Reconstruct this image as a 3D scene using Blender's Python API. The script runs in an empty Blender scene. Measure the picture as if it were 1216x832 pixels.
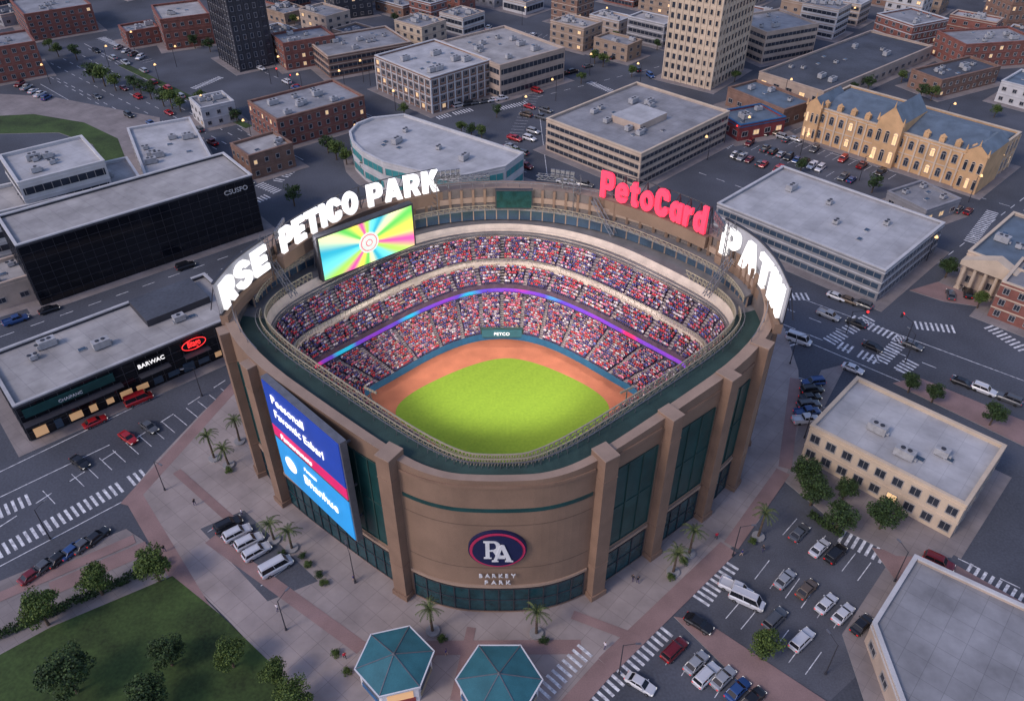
import bpy, bmesh, math, random
import numpy as np
from mathutils import Vector, Matrix
random.seed(7); rng=np.random.default_rng(5)
C=bpy.context.scene.collection
F=950.;PT=math.radians(38);H=110.;SP=math.sin(PT);CP=math.cos(PT);PI=math.pi
def W(px,py,z=0.):
    u=px-608;v=py-416;t=(H-z)/(F*SP+v*CP)
    return Vector((u*t,(F*CP-v*SP)*t,z))
def eh(x,yt,yb):
    b=W(x,yb);v=yt-416;t=b.y/(F*CP-v*SP);return H-t*(F*SP+v*CP)
def head(px,py,dx,dy):
    d=W(px+dx,py+dy)-W(px,py);return math.atan2(d.y,d.x)
# ---------------------------------------------------------------- materials
M={}
def mat(name,col,rough=.75,var=.15,scale=.35,metal=0.,emit=0.,coat=0.,fine=6.,lo=None):
    m=bpy.data.materials.new(name);m.use_nodes=True;nt=m.node_tree;n=nt.nodes;l=nt.links
    b=n['Principled BSDF'];b.inputs['Roughness'].default_value=rough;b.inputs['Metallic'].default_value=metal
    b.inputs['Coat Weight'].default_value=coat
    if var>0:
        g=n.new('ShaderNodeNewGeometry')
        a=n.new('ShaderNodeTexNoise');a.inputs['Scale'].default_value=scale;a.inputs['Detail'].default_value=6
        f=n.new('ShaderNodeTexNoise');f.inputs['Scale'].default_value=fine;f.inputs['Detail'].default_value=3
        l.new(g.outputs['Position'],a.inputs['Vector']);l.new(g.outputs['Position'],f.inputs['Vector'])
        ad=n.new('ShaderNodeMath');ad.operation='MULTIPLY_ADD';ad.inputs[1].default_value=.35
        l.new(f.outputs['Fac'],ad.inputs[0]);
        s=n.new('ShaderNodeMath');s.operation='MULTIPLY';s.inputs[1].default_value=.65
        l.new(a.outputs['Fac'],s.inputs[0]);l.new(s.outputs[0],ad.inputs[2])
        r=n.new('ShaderNodeMapRange');r.inputs['From Min'].default_value=.36;r.inputs['From Max'].default_value=.64
        l.new(ad.outputs[0],r.inputs['Value'])
        mx=n.new('ShaderNodeMix');mx.data_type='RGBA'
        lo_=lo if lo else [c*(1-var) for c in col]
        mx.inputs['A'].default_value=(*lo_,1);mx.inputs['B'].default_value=(*[min(1,c*(1+var)) for c in col],1)
        l.new(r.outputs[0],mx.inputs['Factor']);l.new(mx.outputs['Result'],b.inputs['Base Color'])
    else: b.inputs['Base Color'].default_value=(*col,1)
    if emit:
        b.inputs['Emission Color'].default_value=(*col,1);b.inputs['Emission Strength'].default_value=emit
    M[name]=m;return m
mat('asphalt',(.078,.085,.105),.9,.34,.05,fine=2.5)
mat('lot_asphalt',(.092,.097,.115),.9,.30,.12,fine=4.)
mat('kerb_concrete',(.30,.29,.29),.9,.15,.5)
mat('pink_paving',(.275,.180,.168),.85,.2,.2,fine=6.)
mat('lawn',(.042,.074,.018),.95,.5,.12,fine=2.)
mat('paint',(.70,.71,.72),.8,.35,1.2,lo=(.32,.32,.35))
mat('tan_wall',(.235,.152,.105),.8,.14,.22)
mat('wall_groove',(.13,.085,.062),.8,.13,.22)
mat('tan_trim',(.34,.24,.18),.8,.12,.4)
mat('pillar_brown',(.235,.148,.102),.8,.14,.3)
mat('ring_grey',(.20,.19,.19),.8,.2,.4)
mat('inner_grey',(.15,.125,.115),.8,.22,.3)
mat('roof_green',(.026,.060,.054),.75,.3,.25)
mat('panel_green',(.012,.058,.058),.35,.25,.4)
mat('dark_teal_glass',(.010,.050,.060),.12,.4,.7)
mat('rail_tan',(.36,.31,.22),.6,.1,1.)
mat('steel',(.20,.20,.22),.45,.15,1.,metal=.5)
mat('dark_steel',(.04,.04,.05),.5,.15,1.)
mat('glow_panel',(.27,.27,.30),.6,.12,.6,emit=.22)
mat('seat_navy',(.05,.035,.085),.7,.3,1.)
mat('seat_tread',(.11,.065,.095),.85,.3,.8)
mat('concourse',(.60,.49,.40),.8,.15,.5)
mat('aisle_concrete',(.46,.38,.35),.8,.15,.5)
mat('wall_pad',(.02,.13,.24),.6,.15,1.)
mat('infield_dirt',(.47,.150,.075),.95,.16,.3)
mat('white_panel',(.70,.70,.72),.5,.08,.5)
mat('glow_white',(1,.97,.94),.5,0,emit=.95)
mat('glow_pink',(1,.045,.10),.5,0,emit=.85)
mat('glow_red',(1,.04,.04),.5,0,emit=1.2)
mat('glow_warm',(1,.60,.25),.5,0,emit=1.3)
mat('screen_pale',(.75,.85,.75),.5,0,emit=.55)
mat('screen_rose',(.8,.25,.30),.5,0,emit=.5)
mat('ad_navy',(.010,.040,.27),.5,.2,.15,emit=.7)
mat('ad_magenta',(.62,.015,.13),.5,.25,.15,emit=.45)
mat('ad_sky',(.02,.25,.58),.5,.25,.15,emit=.6)
mat('logo_navy',(.010,.014,.065),.5,.1,1.)
mat('logo_red',(.50,.03,.10),.5,.1,1.)
mat('dull_blue',(.03,.12,.27),.6,.2,.4);mat('dull_red',(.26,.05,.05),.7,.2,.4)
mat('glass',(.035,.042,.058),.12,.3,.3)
mat('glass_blue',(.05,.08,.12),.12,.3,.2)
mat('black_glass',(.008,.009,.013),.10,.4,.1)
mat('window_lit',(1,.66,.34),.5,0,emit=.55)
mat('shop_light',(1,.58,.28),.5,0,emit=.22)
mat('frame',(.34,.32,.31),.6,.1,1.)
mat('frame_dark',(.06,.06,.07),.6,.1,1.)
mat('brick_red',(.235,.092,.072),.9,.22,.5)
mat('brick_brown',(.240,.142,.105),.9,.2,.5)
mat('beige',(.47,.37,.30),.85,.14,.3)
mat('tan_block',(.36,.26,.19),.85,.16,.3)
mat('cream',(.60,.48,.36),.85,.12,.3)
mat('sandstone',(.60,.37,.19),.85,.18,.3)
mat('pale_wall',(.54,.53,.53),.8,.12,.3)
mat('grey_wall',(.28,.275,.29),.85,.15,.3)
mat('dark_wall',(.045,.045,.055),.7,.2,.3)
mat('teal_wall',(.05,.26,.27),.6,.15,.3)
mat('roof_dark',(.075,.084,.105),.9,.3,.10,fine=1.5)
mat('roof_slate',(.12,.16,.205),.6,.25,.3)
mat('kiosk_teal',(.035,.15,.18),.45,.2,.4)
mat('unit_metal',(.38,.38,.39),.6,.2,1.)
mat('tyre',(.015,.015,.015),.9,0)
mat('rim',(.35,.35,.36),.35,0,metal=.8)
mat('car_glass',(.012,.015,.02),.08,0)
mat('headlight',(.85,.82,.75),.2,0,emit=.5)
mat('taillight',(.7,.01,.01),.3,0,emit=.5)
mat('trunk',(.10,.07,.05),.95,.3,2.)
mat('skin',(.50,.30,.22),.7,0);mat('hair',(.06,.035,.028),.9,0)
for k,c in dict(red=(.58,.025,.055),navy=(.045,.045,.21),white=(.72,.66,.70),pink=(.70,.20,.32),grey=(.26,.22,.30),blue=(.12,.15,.45),black=(.03,.03,.035),jeans=(.07,.06,.14),tan=(.50,.36,.27)).items():
    mat('cloth_'+k,c,.85,0)
CARC=dict(white=(.66,.66,.68),silver=(.36,.37,.39),black=(.014,.014,.017),grey=(.10,.105,.115),red=(.42,.015,.02),maroon=(.17,.012,.018),blue=(.03,.08,.23),brown=(.14,.10,.07))
for k,c in CARC.items(): mat('car_'+k,c,.3,0,coat=.6,metal=.15)
def leafmat(name,a,b):
    m=bpy.data.materials.new(name);m.use_nodes=True;n=m.node_tree.nodes;l=m.node_tree.links
    g=n.new('ShaderNodeNewGeometry');r=n.new('ShaderNodeMix');r.data_type='RGBA'
    r.inputs['A'].default_value=(*a,1);r.inputs['B'].default_value=(*b,1)
    l.new(g.outputs['Random Per Island'],r.inputs['Factor']);l.new(r.outputs['Result'],n['Principled BSDF'].inputs['Base Color'])
    n['Principled BSDF'].inputs['Roughness'].default_value=.8;M[name]=m
leafmat('leaf_dark',(.014,.032,.011),(.058,.105,.026));leafmat('leaf_mid',(.030,.062,.014),(.125,.18,.033));leafmat('leaf_palm',(.035,.06,.02),(.13,.16,.05))
def brickpat(name,c1,c2,mortar,scale,rot,ms=.012,lo=.70,hi=1.18,ns=.13):
    m=bpy.data.materials.new(name);m.use_nodes=True;n=m.node_tree.nodes;l=m.node_tree.links
    g=n.new('ShaderNodeNewGeometry');mp=n.new('ShaderNodeMapping');mp.inputs['Rotation'].default_value=(0,0,rot)
    b=n.new('ShaderNodeTexBrick');b.inputs['Scale'].default_value=scale;b.inputs['Color1'].default_value=(*c1,1);b.inputs['Color2'].default_value=(*c2,1);b.inputs['Mortar'].default_value=(*mortar,1);b.offset=0;b.inputs['Mortar Size'].default_value=ms;b.inputs['Brick Width'].default_value=1;b.inputs['Row Height'].default_value=1
    no=n.new('ShaderNodeTexNoise');no.inputs['Scale'].default_value=ns;no.inputs['Detail'].default_value=8;no.inputs['Roughness'].default_value=.6
    mr=n.new('ShaderNodeMapRange');mr.inputs['From Min'].default_value=.3;mr.inputs['From Max'].default_value=.7;mr.inputs['To Min'].default_value=lo;mr.inputs['To Max'].default_value=hi
    vm=n.new('ShaderNodeVectorMath');vm.operation='SCALE'
    l.new(g.outputs['Position'],mp.inputs['Vector']);l.new(mp.outputs[0],b.inputs['Vector']);l.new(g.outputs['Position'],no.inputs['Vector'])
    l.new(no.outputs['Fac'],mr.inputs['Value']);l.new(b.outputs['Color'],vm.inputs[0]);l.new(mr.outputs[0],vm.inputs['Scale'])
    l.new(vm.outputs[0],n['Principled BSDF'].inputs['Base Color']);n['Principled BSDF'].inputs['Roughness'].default_value=.85;M[name]=m
brickpat('plaza_slabs',(.36,.305,.285),(.33,.28,.265),(.24,.20,.19),.33,.7)
brickpat('block_paving',(.275,.24,.232),(.245,.213,.208),(.17,.15,.145),.5,.72)
brickpat('roof_light',(.50,.495,.50),(.46,.455,.465),(.36,.36,.37),.28,.72,.010,.70,1.12,.16)
brickpat('roof_mid',(.30,.30,.315),(.275,.275,.29),(.20,.20,.215),.30,.72,.012,.64,1.2,.16)
brickpat('roof_warm',(.42,.40,.385),(.385,.365,.355),(.29,.28,.28),.26,.72,.012,.66,1.15,.16)
def screenmat():
    m=bpy.data.materials.new('screen_rays');m.use_nodes=True;n=m.node_tree.nodes;l=m.node_tree.links
    tc=n.new('ShaderNodeTexCoord');sx=n.new('ShaderNodeSeparateXYZ');l.new(tc.outputs['Object'],sx.inputs[0])
    at=n.new('ShaderNodeMath');at.operation='ARCTAN2';l.new(sx.outputs['Z'],at.inputs[0]);l.new(sx.outputs['X'],at.inputs[1])
    mu=n.new('ShaderNodeMath');mu.operation='MULTIPLY';mu.inputs[1].default_value=3/(2*PI);l.new(at.outputs[0],mu.inputs[0])
    fr=n.new('ShaderNodeMath');fr.operation='FRACT';l.new(mu.outputs[0],fr.inputs[0])
    r=n.new('ShaderNodeValToRGB');r.color_ramp.interpolation='EASE';e=r.color_ramp.elements
    cs=[(.90,.80,.10),(.12,.60,.10),(.85,.90,.45),(.02,.42,.55),(.15,.72,.75),(.40,.78,.10),(.80,.08,.35),(.90,.80,.10)]
    ps=[0,.17,.28,.45,.6,.74,.88,1]
    e[0].color=(*cs[0],1);e[1].position=ps[1];e[1].color=(*cs[1],1)
    for i in range(2,8):
        k=e.new(ps[i]);k.color=(*cs[i],1)
    l.new(fr.outputs[0],r.inputs[0]);b=n['Principled BSDF'];l.new(r.outputs[0],b.inputs['Base Color']);l.new(r.outputs[0],b.inputs['Emission Color']);b.inputs['Emission Strength'].default_value=.8;M['screen_rays']=m
screenmat()
def ribmat():
    m=bpy.data.materials.new('ribbon_led');m.use_nodes=True;n=m.node_tree.nodes;l=m.node_tree.links
    g=n.new('ShaderNodeNewGeometry');no=n.new('ShaderNodeTexNoise');no.inputs['Scale'].default_value=.09;no.inputs['Detail'].default_value=1
    l.new(g.outputs['Position'],no.inputs['Vector']);r=n.new('ShaderNodeValToRGB');e=r.color_ramp.elements
    e[0].position=.38;e[0].color=(.02,.38,.55,1);e[1].position=.58;e[1].color=(.20,.04,.40,1)
    k=e.new(.45);k.color=(.10,.05,.42,1);k=e.new(.64);k.color=(.7,.03,.12,1)
    l.new(no.outputs['Fac'],r.inputs[0]);b=n['Principled BSDF'];l.new(r.outputs[0],b.inputs['Emission Color']);l.new(r.outputs[0],b.inputs['Base Color']);b.inputs['Emission Strength'].default_value=.8;M['ribbon_led']=m
ribmat()
def grassmat():
    m=bpy.data.materials.new('ball_grass');m.use_nodes=True;n=m.node_tree.nodes;l=m.node_tree.links
    g=n.new('ShaderNodeNewGeometry');mp=n.new('ShaderNodeMapping');mp.inputs['Rotation'].default_value=(0,0,.78)
    w=n.new('ShaderNodeTexWave');w.inputs['Scale'].default_value=.1;l.new(g.outputs['Position'],mp.inputs['Vector']);l.new(mp.outputs[0],w.inputs['Vector'])
    no=n.new('ShaderNodeTexNoise');no.inputs['Scale'].default_value=2;no.inputs['Detail'].default_value=8;l.new(g.outputs['Position'],no.inputs['Vector'])
    a=n.new('ShaderNodeMath');a.operation='MULTIPLY_ADD';a.inputs[1].default_value=.05;l.new(w.outputs['Fac'],a.inputs[0]);l.new(no.outputs['Fac'],a.inputs[2])
    mr=n.new('ShaderNodeMapRange');mr.inputs['From Min'].default_value=.3;mr.inputs['From Max'].default_value=.85;l.new(a.outputs[0],mr.inputs['Value'])
    mx=n.new('ShaderNodeMix');mx.data_type='RGBA';mx.inputs['A'].default_value=(.16,.26,.012,1);mx.inputs['B'].default_value=(.235,.35,.02,1)
    l.new(mr.outputs[0],mx.inputs['Factor']);b=n['Principled BSDF'];l.new(mx.outputs['Result'],b.inputs['Base Color']);b.inputs['Roughness'].default_value=.9;M['ball_grass']=m
grassmat()
# ---------------------------------------------------------------- mesh helper
class MB:
    def __init__(s): s.v=[];s.f=[];s.m=[]
    def add(s,vs,fs,m=0):
        o=len(s.v);s.v+= [tuple(x) for x in vs]
        for f in fs: s.f.append([i+o for i in f]);s.m.append(m)
    def prism(s,poly,z0,z1,m=0,mt=None,cap=True,bottom=False):
        n=len(poly);vs=[(p[0],p[1],z0) for p in poly]+[(p[0],p[1],z1) for p in poly]
        s.add(vs,[(i,(i+1)%n,n+(i+1)%n,n+i) for i in range(n)],m)
        if cap: s.add([(p[0],p[1],z1) for p in poly],[list(range(n))],m if mt is None else mt)
        if bottom: s.add([(p[0],p[1],z0) for p in poly],[list(range(n))[::-1]],m)
    def box(s,c,sz,rz=0,m=0):
        ca,sa=math.cos(rz),math.sin(rz);vs=[]
        for dz in (-.5,.5):
            for dx,dy in ((-.5,-.5),(.5,-.5),(.5,.5),(-.5,.5)):
                x=dx*sz[0];y=dy*sz[1];vs.append((c[0]+x*ca-y*sa,c[1]+x*sa+y*ca,c[2]+dz*sz[2]))
        s.add(vs,[(3,2,1,0),(4,5,6,7),(0,1,5,4),(1,2,6,5),(2,3,7,6),(3,0,4,7)],m)
    def tube(s,p,q,r,r2=None,n=4,m=0):
        p=Vector(p);q=Vector(q);d=(q-p);
        if d.length<1e-6:return
        d.normalize();a=d.orthogonal().normalized();b=d.cross(a);r2=r if r2 is None else r2
        vs=[p+(a*math.cos(k*2*PI/n)+b*math.sin(k*2*PI/n))*r for k in range(n)]+[q+(a*math.cos(k*2*PI/n)+b*math.sin(k*2*PI/n))*r2 for k in range(n)]
        s.add(vs,[(i,(i+1)%n,n+(i+1)%n,n+i) for i in range(n)]+[list(range(n))[::-1],list(range(n,2*n))],m)
    def loft(s,rings,m=0,caps=True):
        n=len(rings[0]);vs=[p for r in rings for p in r];fs=[]
        for k in range(len(rings)-1):
            for i in range(n): fs.append((k*n+i,k*n+(i+1)%n,(k+1)*n+(i+1)%n,(k+1)*n+i))
        if caps: fs+= [list(range(n))[::-1],list(range((len(rings)-1)*n,len(rings)*n))]
        s.add(vs,fs,m)
    def lattice(s,p,q,w,seg=8,r=.07):
        p=Vector(p);q=Vector(q);d=(q-p).normalized();a=(Vector((0,0,1)) if abs(d.z)<.8 else Vector((1,0,0)));b=d.cross(a).normalized();a=b.cross(d).normalized()
        cs=[a*w/2+b*w/2,a*w/2-b*w/2,-a*w/2-b*w/2,-a*w/2+b*w/2]
        for c in cs: s.tube(p+c,q+c,r)
        for k in range(seg):
            u=p.lerp(q,k/seg);v=p.lerp(q,(k+1)/seg)
            for j in range(4): s.tube(u+cs[j],v+cs[(j+1)%4],r*.7)
    def mesh(s,name,mats,off=(0,0,0),smooth=False):
        me=bpy.data.meshes.new(name)
        me.from_pydata([(a-off[0],b-off[1],c-off[2]) for a,b,c in s.v],[],s.f)
        for x in mats: me.materials.append(M[x])
        if len(mats)>1: me.polygons.foreach_set('material_index',s.m)
        if smooth: me.polygons.foreach_set('use_smooth',[True]*len(me.polygons))
        me.update();return me
    def build(s,name,mats,parent=None,smooth=False,kind=None):
        if isinstance(mats,str): mats=[mats]
        off=parent.location if parent else (0,0,0)
        return place(s.mesh(name,mats,off,smooth),name,parent,kind=kind)
def place(me,name,parent=None,loc=(0,0,0),rz=0,kind=None):
    o=bpy.data.objects.new(name,me);C.objects.link(o);o.location=loc;o.rotation_euler=(0,0,rz)
    if parent: o.parent=parent
    if kind: o['kind']=kind
    return o
def tag(o,label,cat,group=None):
    o['label']=label;o['category']=cat
    if group: o['group']=group
    return o
def thing(name,label,cat,loc=(0,0,0),rz=0,group=None):
    o=bpy.data.objects.new(name,None);o.empty_display_size=.5;C.objects.link(o);o.location=loc;o.rotation_euler=(0,0,rz)
    return tag(o,label,cat,group)
KIDS={}
def copytree(o,parent=None):
    c=o.copy();C.objects.link(c)
    if parent: c.parent=parent
    for ch in list(KIDS.get(o.name,[])): copytree2(ch,c)
    return c
def copytree2(ch,par):
    c=ch.copy();C.objects.link(c);c.parent=par
    for g in KIDS.get(ch.name,[]): copytree2(g,c)
def struct(name,mb,m): return mb.build(name,m,kind='structure')
# ---------------------------------------------------------------- text
_tc={}
def _bake(cu,m):
    o=bpy.data.objects.new('tmp',cu);C.objects.link(o);dg=bpy.context.evaluated_depsgraph_get();dg.update()
    me=bpy.data.meshes.new_from_object(o.evaluated_get(dg));bpy.data.objects.remove(o);me.materials.clear();me.materials.append(M[m]);me.name='lettering';return me
def textmesh(s,mats,size=1.,ext=.06,off=0.,align='CENTER'):
    key=(s,mats,size,ext,off,align)
    if key in _tc: return _tc[key]
    cu=bpy.data.curves.new('lettering','FONT');cu.body=s;cu.size=size;cu.extrude=ext;cu.offset=off;cu.align_x=align;cu.resolution_u=3
    me=_bake(cu,mats);_tc[key]=me;return me
def ell(cx,cy,rx,ry,n=20): return [(cx+rx*math.cos(2*PI*k/n),cy+ry*math.sin(2*PI*k/n)) for k in range(n)]
GL={
'P':[[(0,0),(.26,0),(.26,.33),(.5,.33),(.62,.38),(.69,.47),(.71,.58),(.71,.75),(.69,.86),(.62,.95),(.5,1),(0,1)],[(.26,.53),(.42,.53),(.46,.59),(.46,.73),(.42,.79),(.26,.79)]],
'E':[[(0,0),(.62,0),(.62,.22),(.26,.22),(.26,.39),(.56,.39),(.56,.61),(.26,.61),(.26,.78),(.62,.78),(.62,1),(0,1)]],
'T':[[(.22,0),(.48,0),(.48,.77),(.7,.77),(.7,1),(0,1),(0,.77),(.22,.77)]],
'I':[[(0,0),(.26,0),(.26,1),(0,1)]],
'C':[[(.72,.36),(.46,.36),(.43,.25),(.36,.22),(.3,.25),(.26,.36),(.26,.64),(.3,.75),(.36,.78),(.43,.75),(.46,.64),(.72,.64),(.7,.85),(.58,.98),(.36,1.02),(.14,.97),(.03,.82),(0,.64),(0,.36),(.03,.18),(.14,.03),(.36,-.02),(.58,.02),(.7,.15)]],
'O':[ell(.38,.5,.38,.52),ell(.38,.5,.13,.27,14)],
'A':[[(0,0),(.25,0),(.29,.17),(.51,.17),(.55,0),(.8,0),(.54,1),(.26,1)],[(.335,.36),(.465,.36),(.4,.68)]],
'R':[[(0,0),(.26,0),(.26,.34),(.34,.34),(.46,0),(.74,0),(.58,.39),(.68,.5),(.71,.62),(.71,.78),(.66,.92),(.5,1),(0,1)],[(.26,.54),(.42,.54),(.45,.6),(.45,.73),(.42,.79),(.26,.79)]],
'K':[[(0,0),(.26,0),(.26,.32),(.32,.4),(.47,0),(.76,0),(.5,.6),(.74,1),(.47,1),(.26,.64),(.26,1),(0,1)]],
'S':[[(0,.30),(.25,.30),(.28,.22),(.36,.19),(.44,.22),(.46,.29),(.42,.36),(.2,.46),(.06,.57),(.01,.72),(.06,.88),(.18,.99),(.36,1.02),(.54,.98),(.66,.87),(.69,.71),(.45,.71),(.42,.79),(.35,.82),(.28,.79),(.26,.73),(.3,.66),(.5,.57),(.66,.46),(.72,.29),(.66,.12),(.53,.01),(.36,-.02),(.18,.01),(.05,.12)]],
'N':[[(0,0),(.25,0),(.25,.5),(.48,0),(.72,0),(.72,1),(.47,1),(.47,.5),(.25,1),(0,1)]],
'e':[[(.66,.30),(.24,.30),(.27,.2),(.36,.17),(.46,.22),(.65,.2),(.56,.04),(.35,-.02),(.14,.03),(.02,.18),(0,.36),(.03,.56),(.15,.69),(.34,.74),(.53,.69),(.64,.55),(.67,.4)],[(.24,.44),(.43,.44),(.41,.53),(.34,.56),(.27,.53)]],
't':[[(.1,.12),(.18,.0),(.34,-.02),(.46,.01),(.44,.2),(.36,.2),(.34,.26),(.34,.53),(.46,.53),(.46,.72),(.34,.72),(.34,.92),(.1,.88),(.1,.72),(0,.72),(0,.53),(.1,.53)]],
'o':[ell(.35,.36,.35,.38),ell(.35,.36,.12,.17,12)],
'a':[[(.42,0),(.66,0),(.66,.72),(.42,.72),(.42,.66),(.3,.74),(.14,.70),(.03,.56),(0,.36),(.03,.16),(.14,.02),(.3,-.02),(.42,.06)],[(.25,.36),(.28,.24),(.35,.2),(.41,.24),(.42,.36),(.41,.48),(.35,.52),(.28,.48)]],
'd':[[(.42,0),(.66,0),(.66,1),(.42,1),(.42,.67),(.3,.74),(.14,.70),(.03,.56),(0,.36),(.03,.16),(.14,.02),(.3,-.02),(.42,.06)],[(.25,.36),(.28,.24),(.35,.2),(.41,.24),(.42,.36),(.41,.48),(.35,.52),(.28,.48)]],
'r':[[(0,0),(.24,0),(.24,.4),(.3,.5),(.44,.5),(.46,.74),(.34,.73),(.24,.64),(.24,.72),(0,.72)]]}
# slimmer serif strokes for the emblem
GL['sP']=[[(0,0),(.34,0),(.34,.07),(.26,.09),(.26,.42),(.5,.42),(.64,.48),(.72,.6),(.72,.78),(.64,.93),(.5,1),(0,1),(0,.93),(.08,.91),(.08,.09),(0,.07)],[(.26,.51),(.45,.51),(.53,.58),(.54,.7),(.52,.84),(.45,.91),(.26,.91)]]
GL['sA']=[[(-.06,0),(.24,0),(.24,.07),(.17,.09),(.24,.28),(.54,.28),(.60,.09),(.53,.07),(.53,0),(.90,0),(.90,.07),(.82,.09),(.50,1),(.34,1),(.02,.09),(-.06,.07)],[(.27,.37),(.51,.37),(.39,.74)]]
GL['sR']=[[(0,0),(.34,0),(.34,.07),(.26,.09),(.26,.42),(.40,.42),(.62,.0),(.92,0),(.92,.07),(.82,.09),(.60,.46),(.70,.58),(.72,.72),(.70,.86),(.62,.95),(.5,1),(0,1),(0,.93),(.08,.91),(.08,.09),(0,.07)],[(.26,.51),(.45,.51),(.53,.58),(.54,.7),(.52,.84),(.45,.91),(.26,.91)]]
def glyph(ch,m,size,ext):
    key=('g',ch,m,size,ext)
    if key in _tc: return _tc[key]
    cu=bpy.data.curves.new('letter','CURVE');cu.dimensions='2D';cu.fill_mode='BOTH';cu.extrude=ext
    for lp in GL[ch]:
        sp=cu.splines.new('POLY');sp.points.add(len(lp)-1);sp.use_cyclic_u=True
        for i,(x,y) in enumerate(lp): sp.points[i].co=(x*size,y*size,0,1)
    me=_bake(cu,m);_tc[key]=me;return me
def puttext(s,m,pos,ang,size,parent=None,name='lettering',ext=.06,off=.0,sx=1.,align='CENTER'):
    me=textmesh(s,m,size,ext,off,align);o=bpy.data.objects.new(name,me);C.objects.link(o)
    o.rotation_euler=(PI/2,0,ang);o.scale=(sx,1,1)
    p=Vector(pos)
    if parent: o.parent=parent;p=p-parent.location
    o.location=p;return o
def putglyph(ch,m,pos,size,parent,ext=.05,sx=1.):
    me=glyph(ch,m,size,ext);o=bpy.data.objects.new('letter',me);C.objects.link(o);o.rotation_euler=(PI/2,0,0);o.scale=(sx,1,1);o.parent=parent;o.location=Vector(pos)-parent.location
# ---------------------------------------------------------------- ground
g=MB();g.add([(-900,-60,0),(900,-60,0),(900,1500,0),(-900,1500,0)],[(0,1,2,3)]);struct('ground',g,'asphalt')
def slab(name,pts,z,m,kerb=True,ztop=None):
    b=MB();q=[W(x,y) for x,y in pts];poly=[(p.x,p.y) for p in q]
    ar=sum(poly[i][0]*poly[(i+1)%len(poly)][1]-poly[(i+1)%len(poly)][0]*poly[i][1] for i in range(len(poly)))
    if ar<0: poly=poly[::-1]
    b.prism(poly,0.0,z,1,0);return struct(name,b,[m,'kerb_concrete'])
slab('plaza',[(150,592),(185,548),(240,490),(282,452),(340,400),(600,330),(925,372),(948,440),(950,500),(935,560),(900,620),(850,668),(790,732),(720,800),(690,845),(690,930),(420,930),(330,800),(270,735),(225,690),(175,640)],.12,'plaza_slabs')
slab('pavement',[(-160,765),(0,690),(150,628),(168,640),(225,692),(270,738),(328,802),(412,930),(-260,930)],.116,'block_paving')
slab('lawn',[(-160,865),(60,745),(205,684),(262,730),(335,800),(390,930),(-160,930)],.15,'lawn')
def sheet(name,pts,z,m):
    b=MB();q=[W(x,y,0) for x,y in pts];b.add([(p.x,p.y,z) for p in q],[list(range(len(q)))]);
    o=struct(name,b,m);return o
sheet('parking_pad',[(238,628),(290,606),(378,690),(318,714)],.124,'lot_asphalt')
sheet('parking_lot',[(940,600),(1060,668),(1030,790),(985,832),(850,752),(838,700)],.006,'lot_asphalt')
sheet('parking_lot',[(870,160),(950,140),(1110,205),(1020,235)],.006,'lot_asphalt')
def band(p0,p1,w,z,name='paving_band',m='pink_paving'):
    a=W(*p0);b=W(*p1);d=(b-a).normalized();n=Vector((-d.y,d.x,0))*w/2
    g=MB();g.add([(p.x,p.y,z) for p in (a-n,b-n,b+n,a+n)],[(0,1,2,3)]);return struct(name,g,m)
zz=.126
for i,(a,b,w) in enumerate([((160,592),(250,745),3),((150,600),(282,455),2.6),((250,745),(370,890),3),((865,650),(720,790),3.2),((720,790),(640,880),3),((930,560),(868,648),2.6),((945,450),(932,556),2.4),((250,640),(430,770),2.2),((430,770),(690,768),2.4),((175,650),(60,700),3),((210,560),(300,640),1.6),((560,745),(540,832),1.4),((680,730),(760,760),1.6),((-60,735),(160,640),2.0)]):
    band(a,b,w,zz+.004*i)
slab('traffic_island',[(800,732),(838,738),(985,835),(1000,870),(940,870)],.12,'pink_paving')
slab('pavement',[(925,566),(958,536),(1000,548),(1145,642),(1130,662),(1064,660),(1000,628)],.112,'block_paving')
slab('pavement',[(1035,650),(1130,668),(1216,716),(1216,742),(1120,690),(1064,690)],.108,'pink_paving')
slab('pavement',[(975,440),(1005,432),(960,520),(948,545),(940,510)],.108,'block_paving')
slab('pavement',[(1060,455),(1090,448),(1216,500),(1216,530)],.108,'pink_paving')
slab('pavement',[(1080,345),(1130,330),(1216,352),(1216,372),(1120,358)],.104,'pink_paving')
slab('median',[(140,78),(150,76),(300,150),(292,153)],.12,'lawn')
slab('lawn',[(-40,140),(40,136),(100,146),(140,165),(152,196),(125,196),(110,172),(70,158),(-40,160)],.13,'lawn')
slab('pavement',[(-40,110),(60,115),(190,140),(190,152),(150,196),(140,165),(100,146),(40,136),(-40,140)],.1,'block_paving')
mk=MB();MZ=.010
def ladder(p0,p1,bl,bw,gap,z=MZ,skew=0):
    a=W(*p0);b=W(*p1);L=(b-a).length;d=(b-a).normalized();n=Vector((-d.y,d.x,0))
    k=0
    while k*gap<L:
        if random.random()<.97:
            c=a+d*k*gap;q=[c-d*bw/2-n*bl/2,c+d*bw/2-n*bl/2,c+d*bw/2+n*bl/2,c-d*bw/2+n*bl/2];mk.add([(p.x,p.y,z) for p in q],[(0,1,2,3)])
        k+=1
def line(p0,p1,w=.15,dash=0,gap=0,z=MZ+.004):
    a=W(*p0);b=W(*p1);L=(b-a).length;d=(b-a).normalized();n=Vector((-d.y,d.x,0))*w/2;s=0
    st=dash if dash else L
    while s<L:
        p=a+d*s;q=a+d*min(L,s+st);mk.add([(t.x,t.y,z) for t in (p-n,q-n,q+n,p+n)],[(0,1,2,3)]);s+=st+gap if dash else L+1
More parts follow.
